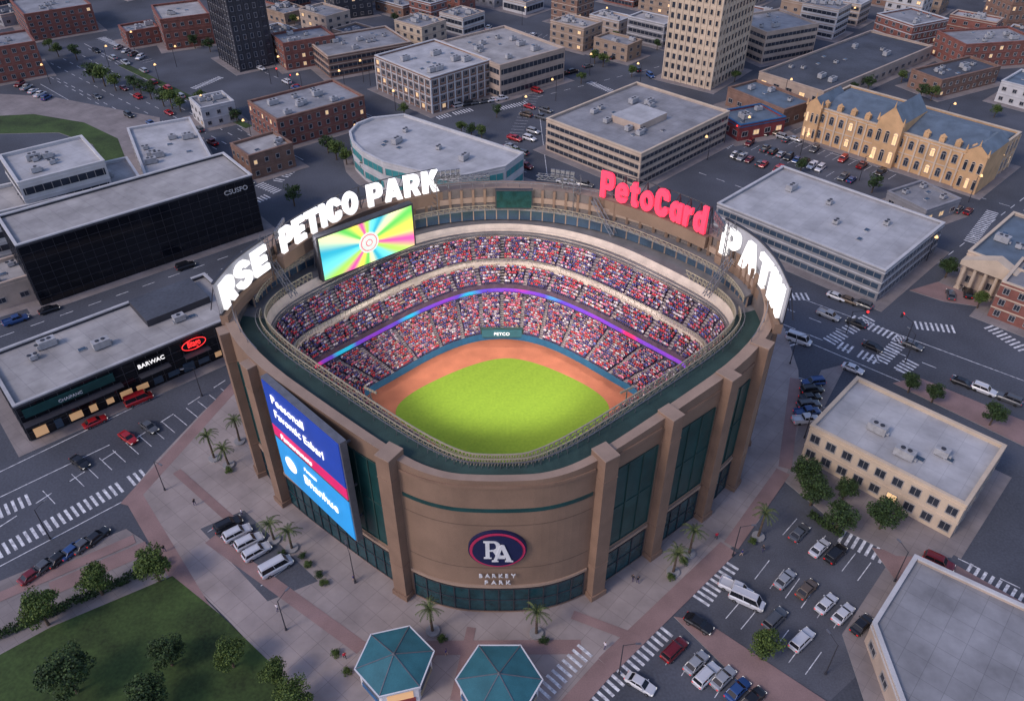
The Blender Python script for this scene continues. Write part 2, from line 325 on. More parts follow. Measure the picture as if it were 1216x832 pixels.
for a,b in [((-10,660),(172,562)),((0,608),(40,590)),((1000,636),(1062,668)),((1150,676),(1216,714)),((985,405),(1035,376)),((1012,378),(1072,404)),((998,410),(1046,430)),((1046,428),(1076,400)),((1088,386),(1135,391)),((1175,388),(1216,415)),((1152,287),(1180,250)),((700,836),(792,744)),((925,352),(960,352)),((832,712),(868,668)),((640,100),(665,85)),((1090,180),(1120,165)),((290,245),(320,232)),((590,130),(625,122)),((330,215),(352,198)),((860,175),(880,160)),((925,392),(945,412)),((230,105),(262,92)),((1070,440),(1085,428)),((120,45),(160,62)),((300,215),(330,228)),((700,98),(730,110)),((520,140),(560,130))]:
    ladder(a,b,3.2,.5,1.15)
for a,b in [((645,822),(705,762))]: ladder(a,b,2.8,.5,1.15,z=.19)
for a,b,bl in [((58,590),(200,507),4.8),((200,507),(285,458),4.8),((938,625),(1046,690),5),((905,676),(1030,752),5),((872,722),(985,800),5),((800,775),(900,840),5),((955,450),(945,505),4.5),((880,170),(1010,215),5),((900,155),(1060,210),5),((940,150),(1090,205),5),((600,185),(640,100),4.5),((120,45),(180,75),5),((560,30),(680,48),4.5)]:
    ladder(a,b,bl,.13,2.7)
ladder((262,622),(335,694),5,.13,2.7,z=.132)
for a,b in [((0,625),(285,440)),((0,400),(325,285)),((0,415),(325,297)),((930,365),(1216,478)),((930,385),(1216,500)),((60,75),(330,215)),((90,62),(350,200)),((60,92),(300,225)),((75,70),(338,207)),((105,58),(355,192)),((50,84),(315,222)),((420,130),(640,210)),((880,150),(1216,250)),((1216,235),(1090,330)),((640,60),(880,20)),((330,110),(440,160)),((1090,640),(1216,700)),((930,240),(830,205)),((440,140),(300,80)),((620,120),(860,60))]:
    line(a,b,.20,3,3.5)
for a,b in [((0,672),(165,585)),((0,560),(280,425)),((100,52),(360,190)),((48,100),(290,238)),((940,350),(1216,452)),((0,385),(320,275)),((700,838),(660,880)),((950,402),(1216,515)),((0,590),(130,528)),((640,130),(650,210))]:
    line(a,b,.18)
struct('road_markings',mk,'paint')
# ---------------------------------------------------------------- buildings
FOOT=[];_wc={}
CAM2=Vector((0,0))
def winmesh(w,h,lit,fr,gl='glass',arch=False):
    k=(round(w,1),round(h,1),lit,fr,gl,arch)
    if k in _wc: return _wc[k]
    b=MB();t=.12;d=.16
    b.box((0,-d/2,h-t/2),(w,d,t),m=0);b.box((0,-d/2,t/2),(w,d+.1,t),m=0)
    b.box((-w/2+t/2,-d/2,h/2),(t,d,h-2*t),m=0);b.box((w/2-t/2,-d/2,h/2),(t,d,h-2*t),m=0)
    if w>1.3: b.box((0,-.05,h/2),(.07,.08,h-2*t),m=0)
    b.add([(-w/2+t,-.03,t),(w/2-t,-.03,t),(w/2-t,-.03,h-t),(-w/2+t,-.03,h-t)],[(0,1,2,3)],1)
    if arch:
        n=7;pts=[(w/2*math.cos(PI*i/n),-.05,h+w/2*math.sin(PI*i/n)) for i in range(n+1)];b.add(pts,[list(range(n+1))[::-1]],1)
        for i in range(n): b.tube(pts[i],pts[i+1],.1,m=0)
    me=b.mesh('window',[fr,'window_lit' if lit else gl]);_wc[k]=me;return me
_um=[]
for k in range(3):
    b=MB();L=[(2.4,1.6,1.3),(1.4,1.4,1.0),(3.4,1.8,1.6)][k];b.box((0,0,L[2]/2+.2),L);b.box((0,0,.1),(L[0]*.8,L[1]*.8,.2),m=1)
    for j in range(1+k%2+ (k==2)):
        x=(j-.5*(k%2+(k==2)))*1.2
        b.tube((x,0,L[2]+.2),(x,0,L[2]+.34),.42,n=10,m=1)
    b.box((L[0]/2+.25,0,.5),(.5,.5,.4),m=0);_um.append(b.mesh('rooftop_unit',['unit_metal','dark_steel']))
b=MB();b.box((0,0,.06),(1.6,1.2,.3));b.box((0,0,.24),(1.4,1.0,.08),m=1);_sk=b.mesh('skylight',['unit_metal','glass_blue'])
def rectify(p):
    e1=((p[1]-p[0])+(p[2]-p[3]))/2;e2=((p[3]-p[0])+(p[2]-p[1]))/2
    a1=math.atan2(e1.y,e1.x);a2=math.atan2(e2.y,e2.x);s=1 if math.sin(a2-a1)>0 else -1
    d=(a2-s*PI/2)-a1;d=(d+PI)%(2*PI)-PI;a=a1+d/2
    x=Vector((math.cos(a),math.sin(a)));y=Vector((-x.y,x.x))*s;c=(p[0]+p[1]+p[2]+p[3])/4;L1=e1.length/2;L2=e2.length/2
    return [c-x*L1-y*L2,c+x*L1-y*L2,c+x*L1+y*L2,c-x*L1+y*L2]
def inset(poly,d):
    n=len(poly);out=[]
    for i in range(n):
        a=poly[i-1];b=poly[i];c=poly[(i+1)%n];u=(b-a).normalized();v=(c-b).normalized()
        n1=Vector((-u.y,u.x));n2=Vector((-v.y,v.x));k=n1+n2;k=k/(max(.3,k.dot(n1)));out.append(b+k*d)
    return out
apz=[.0]
def building(name,label,cat,q,h,wm,rm,style='punched',fl=None,bay=3.4,ww=1.7,wh=1.7,units=4,apron=3.,rect=True,base=False,group=None,fr='frame',gl='glass',lit=.06,trim=None,world=None,maxw=95,arch=False,pilaster=False):
    poly=world if world else [W(x,y,0 if base else h).xy for x,y in q]
    if rect and not world: poly=rectify(poly)
    n=len(poly)
    if sum(poly[i].x*poly[(i+1)%n].y-poly[(i+1)%n].x*poly[i].y for i in range(n))<0: poly=poly[::-1]
    c=sum(poly,Vector((0,0)))/n;FOOT.append((c,max((p-c).length for p in poly)))
    root=thing(name,label,cat,(c.x,c.y,0),group=group);trim=trim or wm
    if apron:
        b=MB();apz[0]+=.0006;b.prism(inset(poly,-apron),0,.10+apz[0]%.05+.0,1,0);struct('pavement',b,['block_paving','kerb_concrete'])
    pi=inset(poly,.45);ht=h+.8
    b=MB();b.prism(poly,0,ht,cap=False);b.prism(pi[::-1],h-.1,ht,cap=False)
    b.add([(p.x,p.y,ht) for p in poly]+[(p.x,p.y,ht) for p in pi],[(i,(i+1)%n,n+(i+1)%n,n+i) for i in range(n)])
    b.build('wall',wm,root)
    b=MB();b.add([(p.x,p.y,h) for p in pi],[list(range(n))]);b.build('roof',rm,root)
    b=MB();po=inset(poly,-.12);pq=inset(poly,.57)
    b.prism(po,ht-.25,ht+.06,cap=False);b.prism(pq[::-1],ht-.25,ht+.06,cap=False)
    b.add([(p.x,p.y,ht+.06) for p in po]+[(p.x,p.y,ht+.06) for p in pq],[(i,(i+1)%n,n+(i+1)%n,n+i) for i in range(n)]);b.build('coping',trim,root)
    fl=fl or max(1,round(h/3.5));fh=h/fl;edges=[];bands=MB();wins=[]
    for i in range(n):
        A=poly[i];B=poly[(i+1)%n];d=(B-A);L=d.length;d=d/L;nn=Vector((d.y,-d.x));mid=(A+B)/2
        if nn.dot((CAM2-mid).normalized())<-.25: continue
        edges.append((A,B,nn,L));ang=math.atan2(d.y,d.x)
        if style in('punched','ribbon') :
            for k in range(1,fl+1):
                z=k*fh-.15;m2=mid+nn*.06;bands.box((m2.x,m2.y,z),(L+.1,.14,.3),ang)
        if style=='punched':
            nb=max(1,int(L/bay));bw=L/nb
            for k in range(fl):
                for j in range(nb):
                    p=A+d*bw*(j+.5);wins.append((p,k*fh+fh*.28,ang,min(ww,bw*.75),min(wh,fh*.55)))
            if pilaster:
                for j in range(nb+1):
                    p=A+d*bw*j+nn*.14;bands.box((p.x,p.y,h/2),(.5,.3,h),ang)
        elif style=='ribbon':
            for k in range(fl):
                b=MB();z=k*fh+fh*.5;m2=mid+nn*.03;b.box((m2.x,m2.y,z),(L-min(1.2,L*.1),.10,fh*.45),ang,m=0)
                nb=max(2,int(L/2.2))
                for j in range(nb+1):
                    p=A+d*(L*.05+L*.9*j/nb)+nn*.08;b.box((p.x,p.y,z),(.12,.12,fh*.47),ang,m=1)
                b.build('window_band',[gl,fr],root)
        elif style=='glass':
            b=MB();m2=mid+nn*.04;b.box((m2.x,m2.y,h/2+.1),(L-.3,.12,h-.3),ang,m=0);nb=max(2,int(L/2.4))
            for j in range(nb+1):
                p=A+d*(.15+(L-.3)*j/nb)+nn*.12;b.box((p.x,p.y,h/2+.1),(.08,.08,h-.3),ang,m=1)
            for k in range(1,fl*2):
                p=mid+nn*.12;b.box((p.x,p.y,k*fh/2),(L-.3,.06,.08),ang,m=1)
            b.build('curtain_wall',[gl,fr],root)
    if bands.v: bands.build('cornice',trim,root)
    wins.sort(key=lambda t:(t[0].x**2+t[0].y**2))
    rest=MB()
    for i,(p,z,a,w_,h_) in enumerate(wins):
        l=random.random()<lit
        if i<maxw: place(winmesh(w_,h_,l,fr,gl,arch),'window',root,(p.x-c.x,p.y-c.y,z),a)
        else:
            dd=Vector((math.sin(a),-math.cos(a)));rest.box((p.x+dd.x*.05,p.y+dd.y*.05,z+h_/2),(w_,.14,h_),a,m=0)
            rest.box((p.x+dd.x*.1,p.y+dd.y*.1,z),(w_+.1,.22,.12),a,m=1)
    if rest.v: rest.build('window',[gl,fr],root,kind='stuff')
    for k in range(units+ (units+1)//2):
        u=random.uniform(.15,.85);v=random.uniform(.15,.85)
        if n==4: p=poly[0]*(1-u)*(1-v)+poly[1]*u*(1-v)+poly[2]*u*v+poly[3]*(1-u)*v
        else: p=c+(poly[k%n]-c)*random.uniform(.1,.6)
        e=poly[1]-poly[0];sk=k>=units;place(_sk if sk else random.choice(_um),'skylight' if sk else 'rooftop_unit',root,(p.x-c.x,p.y-c.y,h+.02),math.atan2(e.y,e.x))
    return root,poly,edges
def penthouse(root,poly,h,u0,u1,v0,v1,hh,wm,rm):
    def P(u,v): return poly[0]*(1-u)*(1-v)+poly[1]*u*(1-v)+poly[2]*u*v+poly[3]*(1-u)*v
    b=MB();b.prism([P(u0,v0),P(u1,v0),P(u1,v1),P(u0,v1)],h,h+hh,0,1);b.build('penthouse',[wm,rm],root)
B=building
r_cream=B('office_building','two-storey cream office building with pale flat roof at right beside the parking lot','building',[(957,510),(1145,598),(1197,533),(1018,452)],eh(957,510,545),'cream','roof_light','punched',2,3.0,1.9,2.0,units=3,trim='cream',lit=.02)
r_cor=B('corner_building','pale grey flat roofed building cut off by the bottom right corner','building',[(1085,662),(1035,742),(1078,860),(1400,930),(1330,775)],4.2,'beige','roof_mid','punched',1,5,2.4,1.6,units=0,rect=False,lit=0,trim='pale_wall')
r_ret=B('retail_building','long low shop row with pale flat roof and lit signs left of the stadium','building',[(25,487),(285,372),(250,328),(-25,425)],eh(25,487,525),'dark_wall','roof_warm','glass',2,units=5,fr='frame_dark',gl='black_glass',trim='roof_light')
penthouse(r_ret[0],r_ret[1],eh(25,487,525),.62,.92,.45,.95,1.6,'dark_wall','roof_dark')
r_blk=B('glass_office','black glass office block with pale flat roof at left','building',[(22,292),(302,212),(268,186),(-8,258)],16,'dark_wall','roof_warm','glass',4,units=0,fr='dark_steel',gl='black_glass',trim='pale_wall')
B('office_building','white office wing with flat roof directly behind the black glass block','building',[(-30,262),(172,214),(148,190),(-30,230)],14,'pale_wall','roof_warm','ribbon',4,units=5)
B('office_building','tall white upper block with plant boxes at the far left behind the black glass block','building',[(25,217),(130,195),(95,165),(-5,188)],20,'pale_wall','roof_light','ribbon',5,units=5)
B('low_building','low pale hall with many roof vents between the lawn and the black glass block','building',[(185,208),(268,192),(215,148),(140,153)],8,'pale_wall','roof_light','punched',2,units=7)
B('brick_building','small two-storey brick building beside the street behind the white rim letters','building',[(297,187),(350,172),(325,160),(270,172)],eh(297,187,213),'brick_brown','roof_warm','punched',2,3,1.3,1.5,units=2)
B('brick_building','red brick building with grey roof left of the avenue, behind the small brick one','building',[(330,140),(440,118),(395,99),(287,122)],eh(330,140,172),'brick_red','roof_mid','punched',3,3,1.3,1.6,units=8,trim='brick_brown')
B('low_building','small white two-storey building left of the red brick building','building',[(240,130),(282,122),(262,112),(222,118)],eh(240,130,152),'pale_wall','roof_mid','punched',2,3,1.4,1.4,units=3)
B('tower','dark high-rise tower cut by the top edge at left','tower',[(290,85),(327,77),(303,62),(257,70)],62,'dark_wall','roof_dark','punched',17,2.6,1.3,2.4,units=0,base=True,fr='grey_wall',pilaster=True,lit=.01)
B('brick_building','brick building with grey roof left of the white pilastered block','building',[(385,72),(490,50),(455,34),(368,47)],eh(385,72,96),'brick_brown','roof_mid','ribbon',3,units=7,trim='beige')
B('brick_building','dark red brick building just right of the dark tower','building',[(335,54),(400,44),(380,33),(322,42)],eh(335,54,84),'brick_red','roof_mid','punched',3,3,1.4,1.6,units=4)
r=B('office_building','four-storey white and brick building with tall pilasters at upper centre left','building',[(517,94),(582,73),(520,50),(437,68)],eh(517,94,134),'brick_brown','roof_light','punched',4,3.2,1.7,2.0,units=9,pilaster=True,trim='pale_wall')
B('office_building','long beige four-storey building right of the white pilastered block','building',[(600,76),(680,58),(600,38),(508,50)],eh(600,76,114),'beige','roof_warm','ribbon',3,units=9)
B('curved_building','low pale building with rounded left end and grey roof behind the white rim letters','building',[(545,212),(500,206),(455,195),(430,182),(418,170),(415,159),(424,149),(442,142),(480,138),(622,184),(600,200)],9,'pale_wall','roof_light','ribbon',2,units=5,rect=False,trim='pale_wall',gl='teal_wall')
r=B('office_building','beige four-storey office block with stepped roof behind the pink sign','building',[(757,182),(875,135),(755,102),(645,143)],eh(757,182,219),'beige','roof_mid','ribbon',4,units=12,trim='cream')
penthouse(r[0],r[1],eh(757,182,219),.3,.6,.3,.6,2.2,'beige','roof_light')
B('tower','cream high-rise tower cut by the top edge right of centre','tower',[(843,105),(885,84),(832,74),(777,93)],70,'cream','roof_light','punched',19,2.6,1.2,2.2,units=0,base=True,pilaster=True,fr='cream',lit=.02)
B('office_building','beige office block right of the cream tower','building',[(905,44),(970,28),(920,12),(877,22)],eh(905,44,80),'beige','roof_warm','ribbon',4,units=5)
B('warehouse','long low building with dark roof at upper right','building',[(975,105),(1115,60),(1045,40),(885,87)],eh(975,105,120),'beige','roof_dark','punched',1,5,2.5,1.6,units=8)
B('low_building','low slate roofed shed in front of the long dark roof','building',[(935,132),(965,122),(900,98),(858,106)],6,'brick_brown','roof_slate','punched',1,4,2,1.6,units=3)
B('shop_building','low shop with red walls and blue trim right of the beige office block','building',[(880,152),(935,140),(905,128),(848,132)],5,'dull_red','roof_slate','punched',1,4,2.4,1.8,units=3,trim='dull_blue',lit=.3)
r_wh=B('convention_hall','wide pale flat roofed hall with glazed side across the street at right','building',[(1050,322),(1127,265),(930,204),(845,243)],eh(1050,322,356),'grey_wall','roof_light','ribbon',3,units=4,trim='pale_wall',gl='glass_blue')
B('low_building','small pale roofed pavilion behind the wide glazed hall','building',[(1098,254),(1142,237),(1092,218),(1055,228)],4,'grey_wall','roof_mid','punched',1,4,2,1.6,units=3)
B('brick_building','brick building at the right edge below the columned portico','building',[(1185,336),(1260,362),(1290,332),(1215,312)],9,'brick_red','roof_mid','punched',3,3,1.4,1.8,units=2,trim='cream')
B('brick_building','low brick building at upper right between long dark roof and station','building',[(1120,99),(1185,80),(1150,68),(1085,85)],6,'brick_brown','roof_dark','punched',2,3.5,1.5,1.4,units=6)
B('brick_building','brick warehouse near the upper right corner','building',[(1150,60),(1216,46),(1195,30),(1128,42)],9,'brick_red','roof_mid','punched',3,3.5,1.5,1.6,units=6)
B('brick_building','brick building with white trim in the top right background','building',[(1085,33),(1125,24),(1082,11),(1042,18)],9,'brick_red','roof_mid','punched',3,3.5,1.5,1.6,units=4,trim='pale_wall')
B('low_building','blue roofed building at the right edge above the station','building',[(1192,98),(1240,112),(1260,96),(1210,84)],7,'pale_wall','roof_slate','punched',2,3.5,1.5,1.4,units=2)
B('brick_building','tall brown brick building in the top right corner','building',[(1192,40),(1240,30),(1225,18),(1180,26)],26,'brick_brown','roof_mid','punched',7,3,1.4,1.8,units=0,base=True)
B('brick_building','large red brick building in the top left corner','building',[(35,20),(108,6),(90,-8),(5,0)],eh(35,20,50),'brick_red','roof_mid','punched',4,3.4,1.5,1.7,units=5)
B('brick_building','red brick building on the left edge above the dark roofs','building',[(-40,66),(44,50),(30,38),(-40,48)],eh(44,50,88),'brick_red','roof_mid','punched',4,3.2,1.5,1.7,units=3)
B('brick_building','low brick building at top left between the corner brick block and dark tower','building',[(190,26),(250,18),(235,2),(180,8)],12,'brick_red','roof_warm','punched',3,3.2,1.5,1.6,units=3)
B('office_building','grey brick block left of top centre cut by the top edge','building',[(398,26),(442,18),(430,8),(390,14)],20,'dark_wall','roof_dark','punched',6,3.2,1.5,1.6,units=0,base=True)
B('brick_building','long brick building in the upper left beyond the avenue','building',[(150,40),(190,34),(178,26),(140,32)],6,'brick_red','roof_mid','punched',2,3.2,1.5,1.6,units=3)
B('shed','dark roofed flat shed between white building wing and street at the left edge','building',[(-20,345),(40,330),(20,305),(-30,320)],6,'beige','roof_warm','punched',1,4,2,1.5,units=2)
# train station -------------------------------------------------
hs=eh(1170,187,227)
rs,ps,es=B('railway_station','ornate sandstone station with arched windows and slate roof at right','building',[(960,128),(1170,187),(1216,160),(1008,104)],hs,'sandstone','roof_slate','punched',2,3.2,1.5,2.0,units=0,arch=True,trim='cream',lit=.22,pilaster=True)
fe=max(es,key=lambda e:e[3]);A,Bv,nn,L=fe;d=(Bv-A)/L;dep=max((p-A).dot(-nn) for p in ps)
def pav(u0,u1,out,hh,gable,name='pavilion'):
    b=MB();q=[A+d*L*u0+nn*out,A+d*L*u1+nn*out,A+d*L*u1-nn*dep*.55,A+d*L*u0-nn*dep*.55];b.prism(q,0,hh,0,0)
    w=(q[1]-q[0]).length;m0=(q[0]+q[1])/2;m1=(q[2]+q[3])/2
    rz=hh+gable;vs=[(q[0].x,q[0].y,hh),(q[1].x,q[1].y,hh),(q[2].x,q[2].y,hh),(q[3].x,q[3].y,hh),(m0.x,m0.y,rz),(m1.x,m1.y,rz)]
    b.add(vs,[(0,1,4),(2,3,5)],0);b.add([(x,y,z+.05) for x,y,z in vs],[(1,2,5,4),(3,0,4,5)],1)
    b.tube((m0.x,m0.y,rz-.3),(m0.x,m0.y,rz+1.6),.3,.05,6)
    for p in (q[0],q[1]): b.tube((p.x,p.y,hh-.5),(p.x,p.y,hh+1.8),.45,.08,6)
    b.build(name,['sandstone','roof_slate'],rs)
    ang=math.atan2(d.y,d.x)
    for k in range(2):
        for j in range(3):
            p=q[0]+(q[1]-q[0])*((j+.5)/3);place(winmesh(w/3*.55,hh*.22,random.random()<.4,'cream','glass',True),'window',rs,(p.x-rs.location.x,p.y-rs.location.y,hh*(.1+.42*k)),ang)
for u0,u1,o,hh,gb in [(-.01,.08,1.2,hs+1.5,2.4),(.42,.56,2.0,hs+3.6,4.6),(.9,1.01,1.2,hs+1.5,2.4)]: pav(u0,u1,o,hh,gb)
b=MB();zt=hs+3.2
q=[A+d*L*.02-nn*1.2,A+d*L*.98-nn*1.2,A+d*L*.98-nn*(dep-1),A+d*L*.02-nn*(dep-1)];m0=(q[0]+q[3])/2+d*4;m1=(q[1]+q[2])/2-d*4
b.add([(p.x,p.y,hs+.3) for p in q]+[(m0.x,m0.y,zt),(m1.x,m1.y,zt)],[(0,1,5,4),(1,2,5),(2,3,4,5),(3,0,4)]);b.build('pitched_roof','roof_slate',rs)
for k in range(11):
    u=.08+.84*k/10
    if .38<u<.60: continue
    p=A+d*L*u-nn*2.2;b=MB();b.box((p.x,p.y,hs+1.3),(1.6,1.6,1.6),math.atan2(d.y,d.x));b.tube((p.x,p.y,hs+2.1),(p.x,p.y,hs+3.0),1.1,.05,4);b.build('dormer','sandstone',rs)
# portico building ----------------------------------------------
rp,pp,ep=B('columned_hall','pale stone hall with columned portico at the right edge','building',[(1152,303),(1225,328),(1275,280),(1200,252)],8.5,'beige','roof_slate','punched',2,4,1.6,2,units=2,trim='cream',lit=.2)
e=min(ep,key=lambda e:(e[0]+e[1]).x);A,Bv,nn,L=e;d=(Bv-A)/L;ang=math.atan2(d.y,d.x)
for k in range(6):
    p=A+d*L*(.08+.84*k/5)+nn*2.2;b=MB();b.tube((p.x,p.y,.1),(p.x,p.y,6.6),.5,.42,10);b.box((p.x,p.y,.3),(1.3,1.3,.4),ang);b.box((p.x,p.y,6.7),(1.2,1.2,.3),ang);b.build('column','cream',rp)
m=(A+Bv)/2;b=MB();p=m+nn*1.5;b.box((p.x,p.y,7.4),(L,3.2,1.2),ang);a0=A+nn*3.1;a1=Bv+nn*3.1;b0=A;b1=Bv;mm=m+nn*3.1
b.add([(a0.x,a0.y,8.02),(a1.x,a1.y,8.02),(b1.x,b1.y,8.02),(b0.x,b0.y,8.02),(mm.x,mm.y,11),(m.x,m.y,11)],[(0,1,4),(1,2,5,4),(3,0,4,5)]);b.build('pediment','cream',rp)
# fill far blocks ------------------------------------------------
ga=math.radians(-41);gx=Vector((math.cos(ga),math.sin(ga)));gy=Vector((-gx.y,gx.x))
def topx(p,z=0):
    x,y=p.x,p.y;dz=z-H;dep=y*CP-dz*SP;return 608+F*x/dep,416-F*(y*SP+dz*CP)/dep
cnt=0
for i in range(-24,26):
    for j in range(-24,26):
        p=Vector((0,360))+gx*(i*22+ (i//3)*8)+gy*(j*17+(j//2)*9)
        if p.y<200: continue
        x,y=topx(p)
        if not(-40<x<1256 and -60<y<76): continue
        if 45<x<330 and y>-5: continue
        if 560<x<660 and 20<y<75 : continue
        if any((p-c).length<r*.78+9.5 for c,r in FOOT): continue
        w=random.uniform(14,20);dd=random.uniform(10,15);h=random.choice([4.5,5,6,7,8,9,12])
        if y<0:h+=random.choice([0,3,6])
        q=[p-gx*w/2-gy*dd/2,p+gx*w/2-gy*dd/2,p+gx*w/2+gy*dd/2,p-gx*w/2+gy*dd/2]
        wm=random.choice(['brick_red','brick_brown','beige','grey_wall','pale_wall','tan_block','tan_block','beige','cream']);rm=random.choice(['roof_mid','roof_dark','roof_warm','roof_mid','roof_light','roof_warm'])
        B('city_building','distant low city building among the blocks along the top of the view','building',None,h,wm,rm,random.choice(['punched','punched','ribbon']),max(1,int(h//3)),4.0,1.8,1.5,units=random.randint(2,6),world=q,group='distant city blocks along the top',maxw=24,lit=.09,trim=random.choice([wm,'pale_wall','beige']));cnt+=1
print('FILL',cnt)
# signs on buildings ----------------------------------------------
def face(edges,pick=0): 
    return sorted(edges,key=lambda e:-e[3])[pick]
A,Bv,nn,L=face(r_ret[2]);d=(Bv-A)/L;ang=math.atan2(d.y,d.x);hr=eh(25,487,525)
for (u,s,m,w,bg,lab,tz) in [(.2,'CHAIPANC','white_panel',17,'panel_green','long dull green shop board on the left half of the shop row',.9),(.54,'BARWAC','glow_white',5.8,'black_glass','small white lettered shop sign right of the middle of the shop row',1.35),(.735,'Bitago','glow_red',5.0,'black_glass','red neon shop sign near the right end of the shop row',2.2)]:
    p=A+d*L*u+nn*.35;s_=thing('shop_sign',lab,'sign',(p.x,p.y,hr-3));b=MB();b.box((p.x,p.y,hr-1.6),(w,.25,1.9),ang);b.build('sign_board',bg,s_)
    q=p+nn*.2;puttext(s,m,(q.x,q.y,hr-2.1),ang,tz,s_,ext=.05,off=.04 if m=='glow_red' else .01,sx=1.0 if w>10 else w*.85/(len(s)*tz*.62))
    if m=='glow_red':
        b=MB();t3=Vector((d.x,d.y,0));pts=[Vector((q.x,q.y,hr-1.6))+t3*2.6*math.cos(2*PI*k/20)+Vector((0,0,1.25*math.sin(2*PI*k/20))) for k in range(20)]
        for k in range(20): b.tube(pts[k],pts[(k+1)%20],.09)
        b.build('neon_ring','glow_red',s_)
    b=MB();q=p+nn*.9;b.box((q.x,q.y,hr-3.5),(w*1.1,1.8,.16),ang);b.build('canopy','dark_steel',s_)
for k in range(14):
    u=.05+.92*k/13
    p=A+d*L*u+nn*.2;s_=MB();s_.box((p.x,p.y,1.6),(random.choice([1.4,1.9,2.4]),.2,random.choice([1.2,1.6,2.1])),ang);place(s_.mesh('shop_window',[random.choice(['shop_light','shop_light','glass_blue'])],r_ret[0].location),'shop_window',r_ret[0])
A,Bv,nn,L=face(r_blk[2]);d=(Bv-A)/L;ang=math.atan2(d.y,d.x);p=A+d*L*.91+nn*.3
s_=thing('building_sign','small pale lettering at the top corner of the black glass block','sign',(p.x,p.y,13.5));puttext('CSUSFO','pale_wall',(p.x,p.y,13.4),ang,1.8,s_,ext=.05,off=.02)
# kiosks ------------------------------------------------------------
def kiosk(px,py,rad,label,rot):
    c=W(px,py,0);r=thing('kiosk',label,'kiosk',(c.x,c.y,.12));hx=lambda q,z,o=0:[(c.x+q*math.cos(rot+k*PI/3),c.y+q*math.sin(rot+k*PI/3),z) for k in range(6)]
    b=MB();b.loft([hx(rad*.93,.12),hx(rad*.93,4.0)]);b.build('wall','white_panel',r)
    b=MB();b.loft([hx(rad*1.02,4.0),hx(rad*1.04,4.5)]);b.build('fascia','white_panel',r)
    b=MB();R=hx(rad*1.0,4.5);b.add(R+[(c.x,c.y,6.0)],[(k,(k+1)%6,6) for k in range(6)]);b.build('roof','kiosk_teal',r)
    b=MB()
    for k in range(6): b.tube((R[k][0],R[k][1],4.52),(c.x,c.y,6.02),.09)
    b.tube((c.x,c.y,5.9),(c.x,c.y,6.5),.25,.05,8);b.build('roof_ridge','steel',r)
    for k in range(6):
        a=Vector(hx(rad*.93,0)[k]);d_=Vector(hx(rad*.93,0)[(k+1)%6]);m=(a+d_)/2;t=(d_-a).normalized();n_=Vector((t.y,-t.x,0));an=math.atan2(t.y,t.x)
        p=m+n_*.06;b=MB();b.box((p.x,p.y,2.5),((d_-a).length*.7,.12,1.7),an);b.build('serving_window','glass_blue' if k%2 else 'shop_light',r)
        p=m+n_*.08;b=MB();b.box((p.x,p.y,1.0),((d_-a).length*.8,.14,.9),an);b.build('counter_panel',['dull_blue','dull_red','rail_tan'][k%3],r)
kiosk(472,803,5.6,'hexagonal kiosk with teal roof, left of the two at the bottom',.25)
kiosk(593,826,6.0,'hexagonal kiosk with teal roof, right of the two at the bottom edge',.0)
# ---------------------------------------------------------------- STADIUM
CX=-2.
def chaikin(p,it=3):
    for _ in range(it):
        q=[]
        for i in range(len(p)):
            a=p[i];b=p[(i+1)%len(p)];q+= [a*.75+b*.25,a*.25+b*.75]
        p=q
    return p
def ring(st,z):
    zs=z if isinstance(z,(list,tuple)) else [z]*8
    R=[Vector((CX+st[i][0],st[i][1],zs[i])) for i in range(8)];Lf=[Vector((CX-st[i][0],st[i][1],zs[i])) for i in range(6,0,-1)]
    return chaikin(R+Lf)
OUT=[(0,73.7),(9,74.4),(18,79.8),(45.5,102.5),(47,118),(40,132),(20,146.5),(0,150.5)];ZT=[30.0,30.0,31,32.5,36.5,37,37,37]
PIN=[(0,74.9),(8.6,75.5),(17.4,81.2),(43.8,103.4),(44,117.3),(37.6,129.8),(18.5,143.5),(0,147)]
TI=[(0,77.2),(6,77.8),(22,90.6),(38.5,105.6),(40.5,113.5),(36,122),(19,140),(0,145.8)]
R5=[(0,77.8),(6.2,78.4),(21.7,91.3),(38,106.6),(39,113),(34.5,120),(16.5,137.6),(0,143.0)]
R6=[(0,80),(6,80.6),(20.5,92.6),(35.5,106.6),(36.5,111),(32.2,116.8),(14.6,134.4),(0,139.4)]
R6b=[(0,80.8),(5.9,81.3),(20,93),(34.7,106.7),(35.6,110.6),(31.4,115.8),(14,133.4),(0,138.5)]
R8=[(0,82.5),(5.5,83.1),(18.5,94.6),(32.5,107),(33.4,109.6),(29.5,113.6),(12,130.9),(0,135.4)]
R9=[(a*.985,b-.01 if b<100 else b-.35) for a,b in R8]
R10=[(0,89),(5,89.6),(14,98),(24,107),(24.8,109.3),(22.2,111.8),(10,124.0),(0,127.4)]
ZTI=[30,30,30.6,31,30.6,30.2,30,30];ZRO=[29.2,29.2,30.2,30.7,30.6,30.2,30,30]
rOB=ring(OUT,0);rOT=ring(OUT,ZT);rPI=ring(PIN,ZT);rTO=ring(PIN,ZRO);rTI=ring(TI,ZTI);r5=ring(R5,28.2);r6=ring(R6,25.2);r7=ring(R6b,25.2);r7b=ring(R6b,24.2);r8=ring(R8,22.);r8b=ring(R8,20.95);r9=ring(R8,20.05);r9b=ring(R9,19.7);r10=ring(R10,15.6);r11=ring(R10,14.)
ST=thing('stadium','round-cornered tan ballpark stadium with green roof ring and packed stands','stadium',(CX,110,0))
NR=len(rOB)
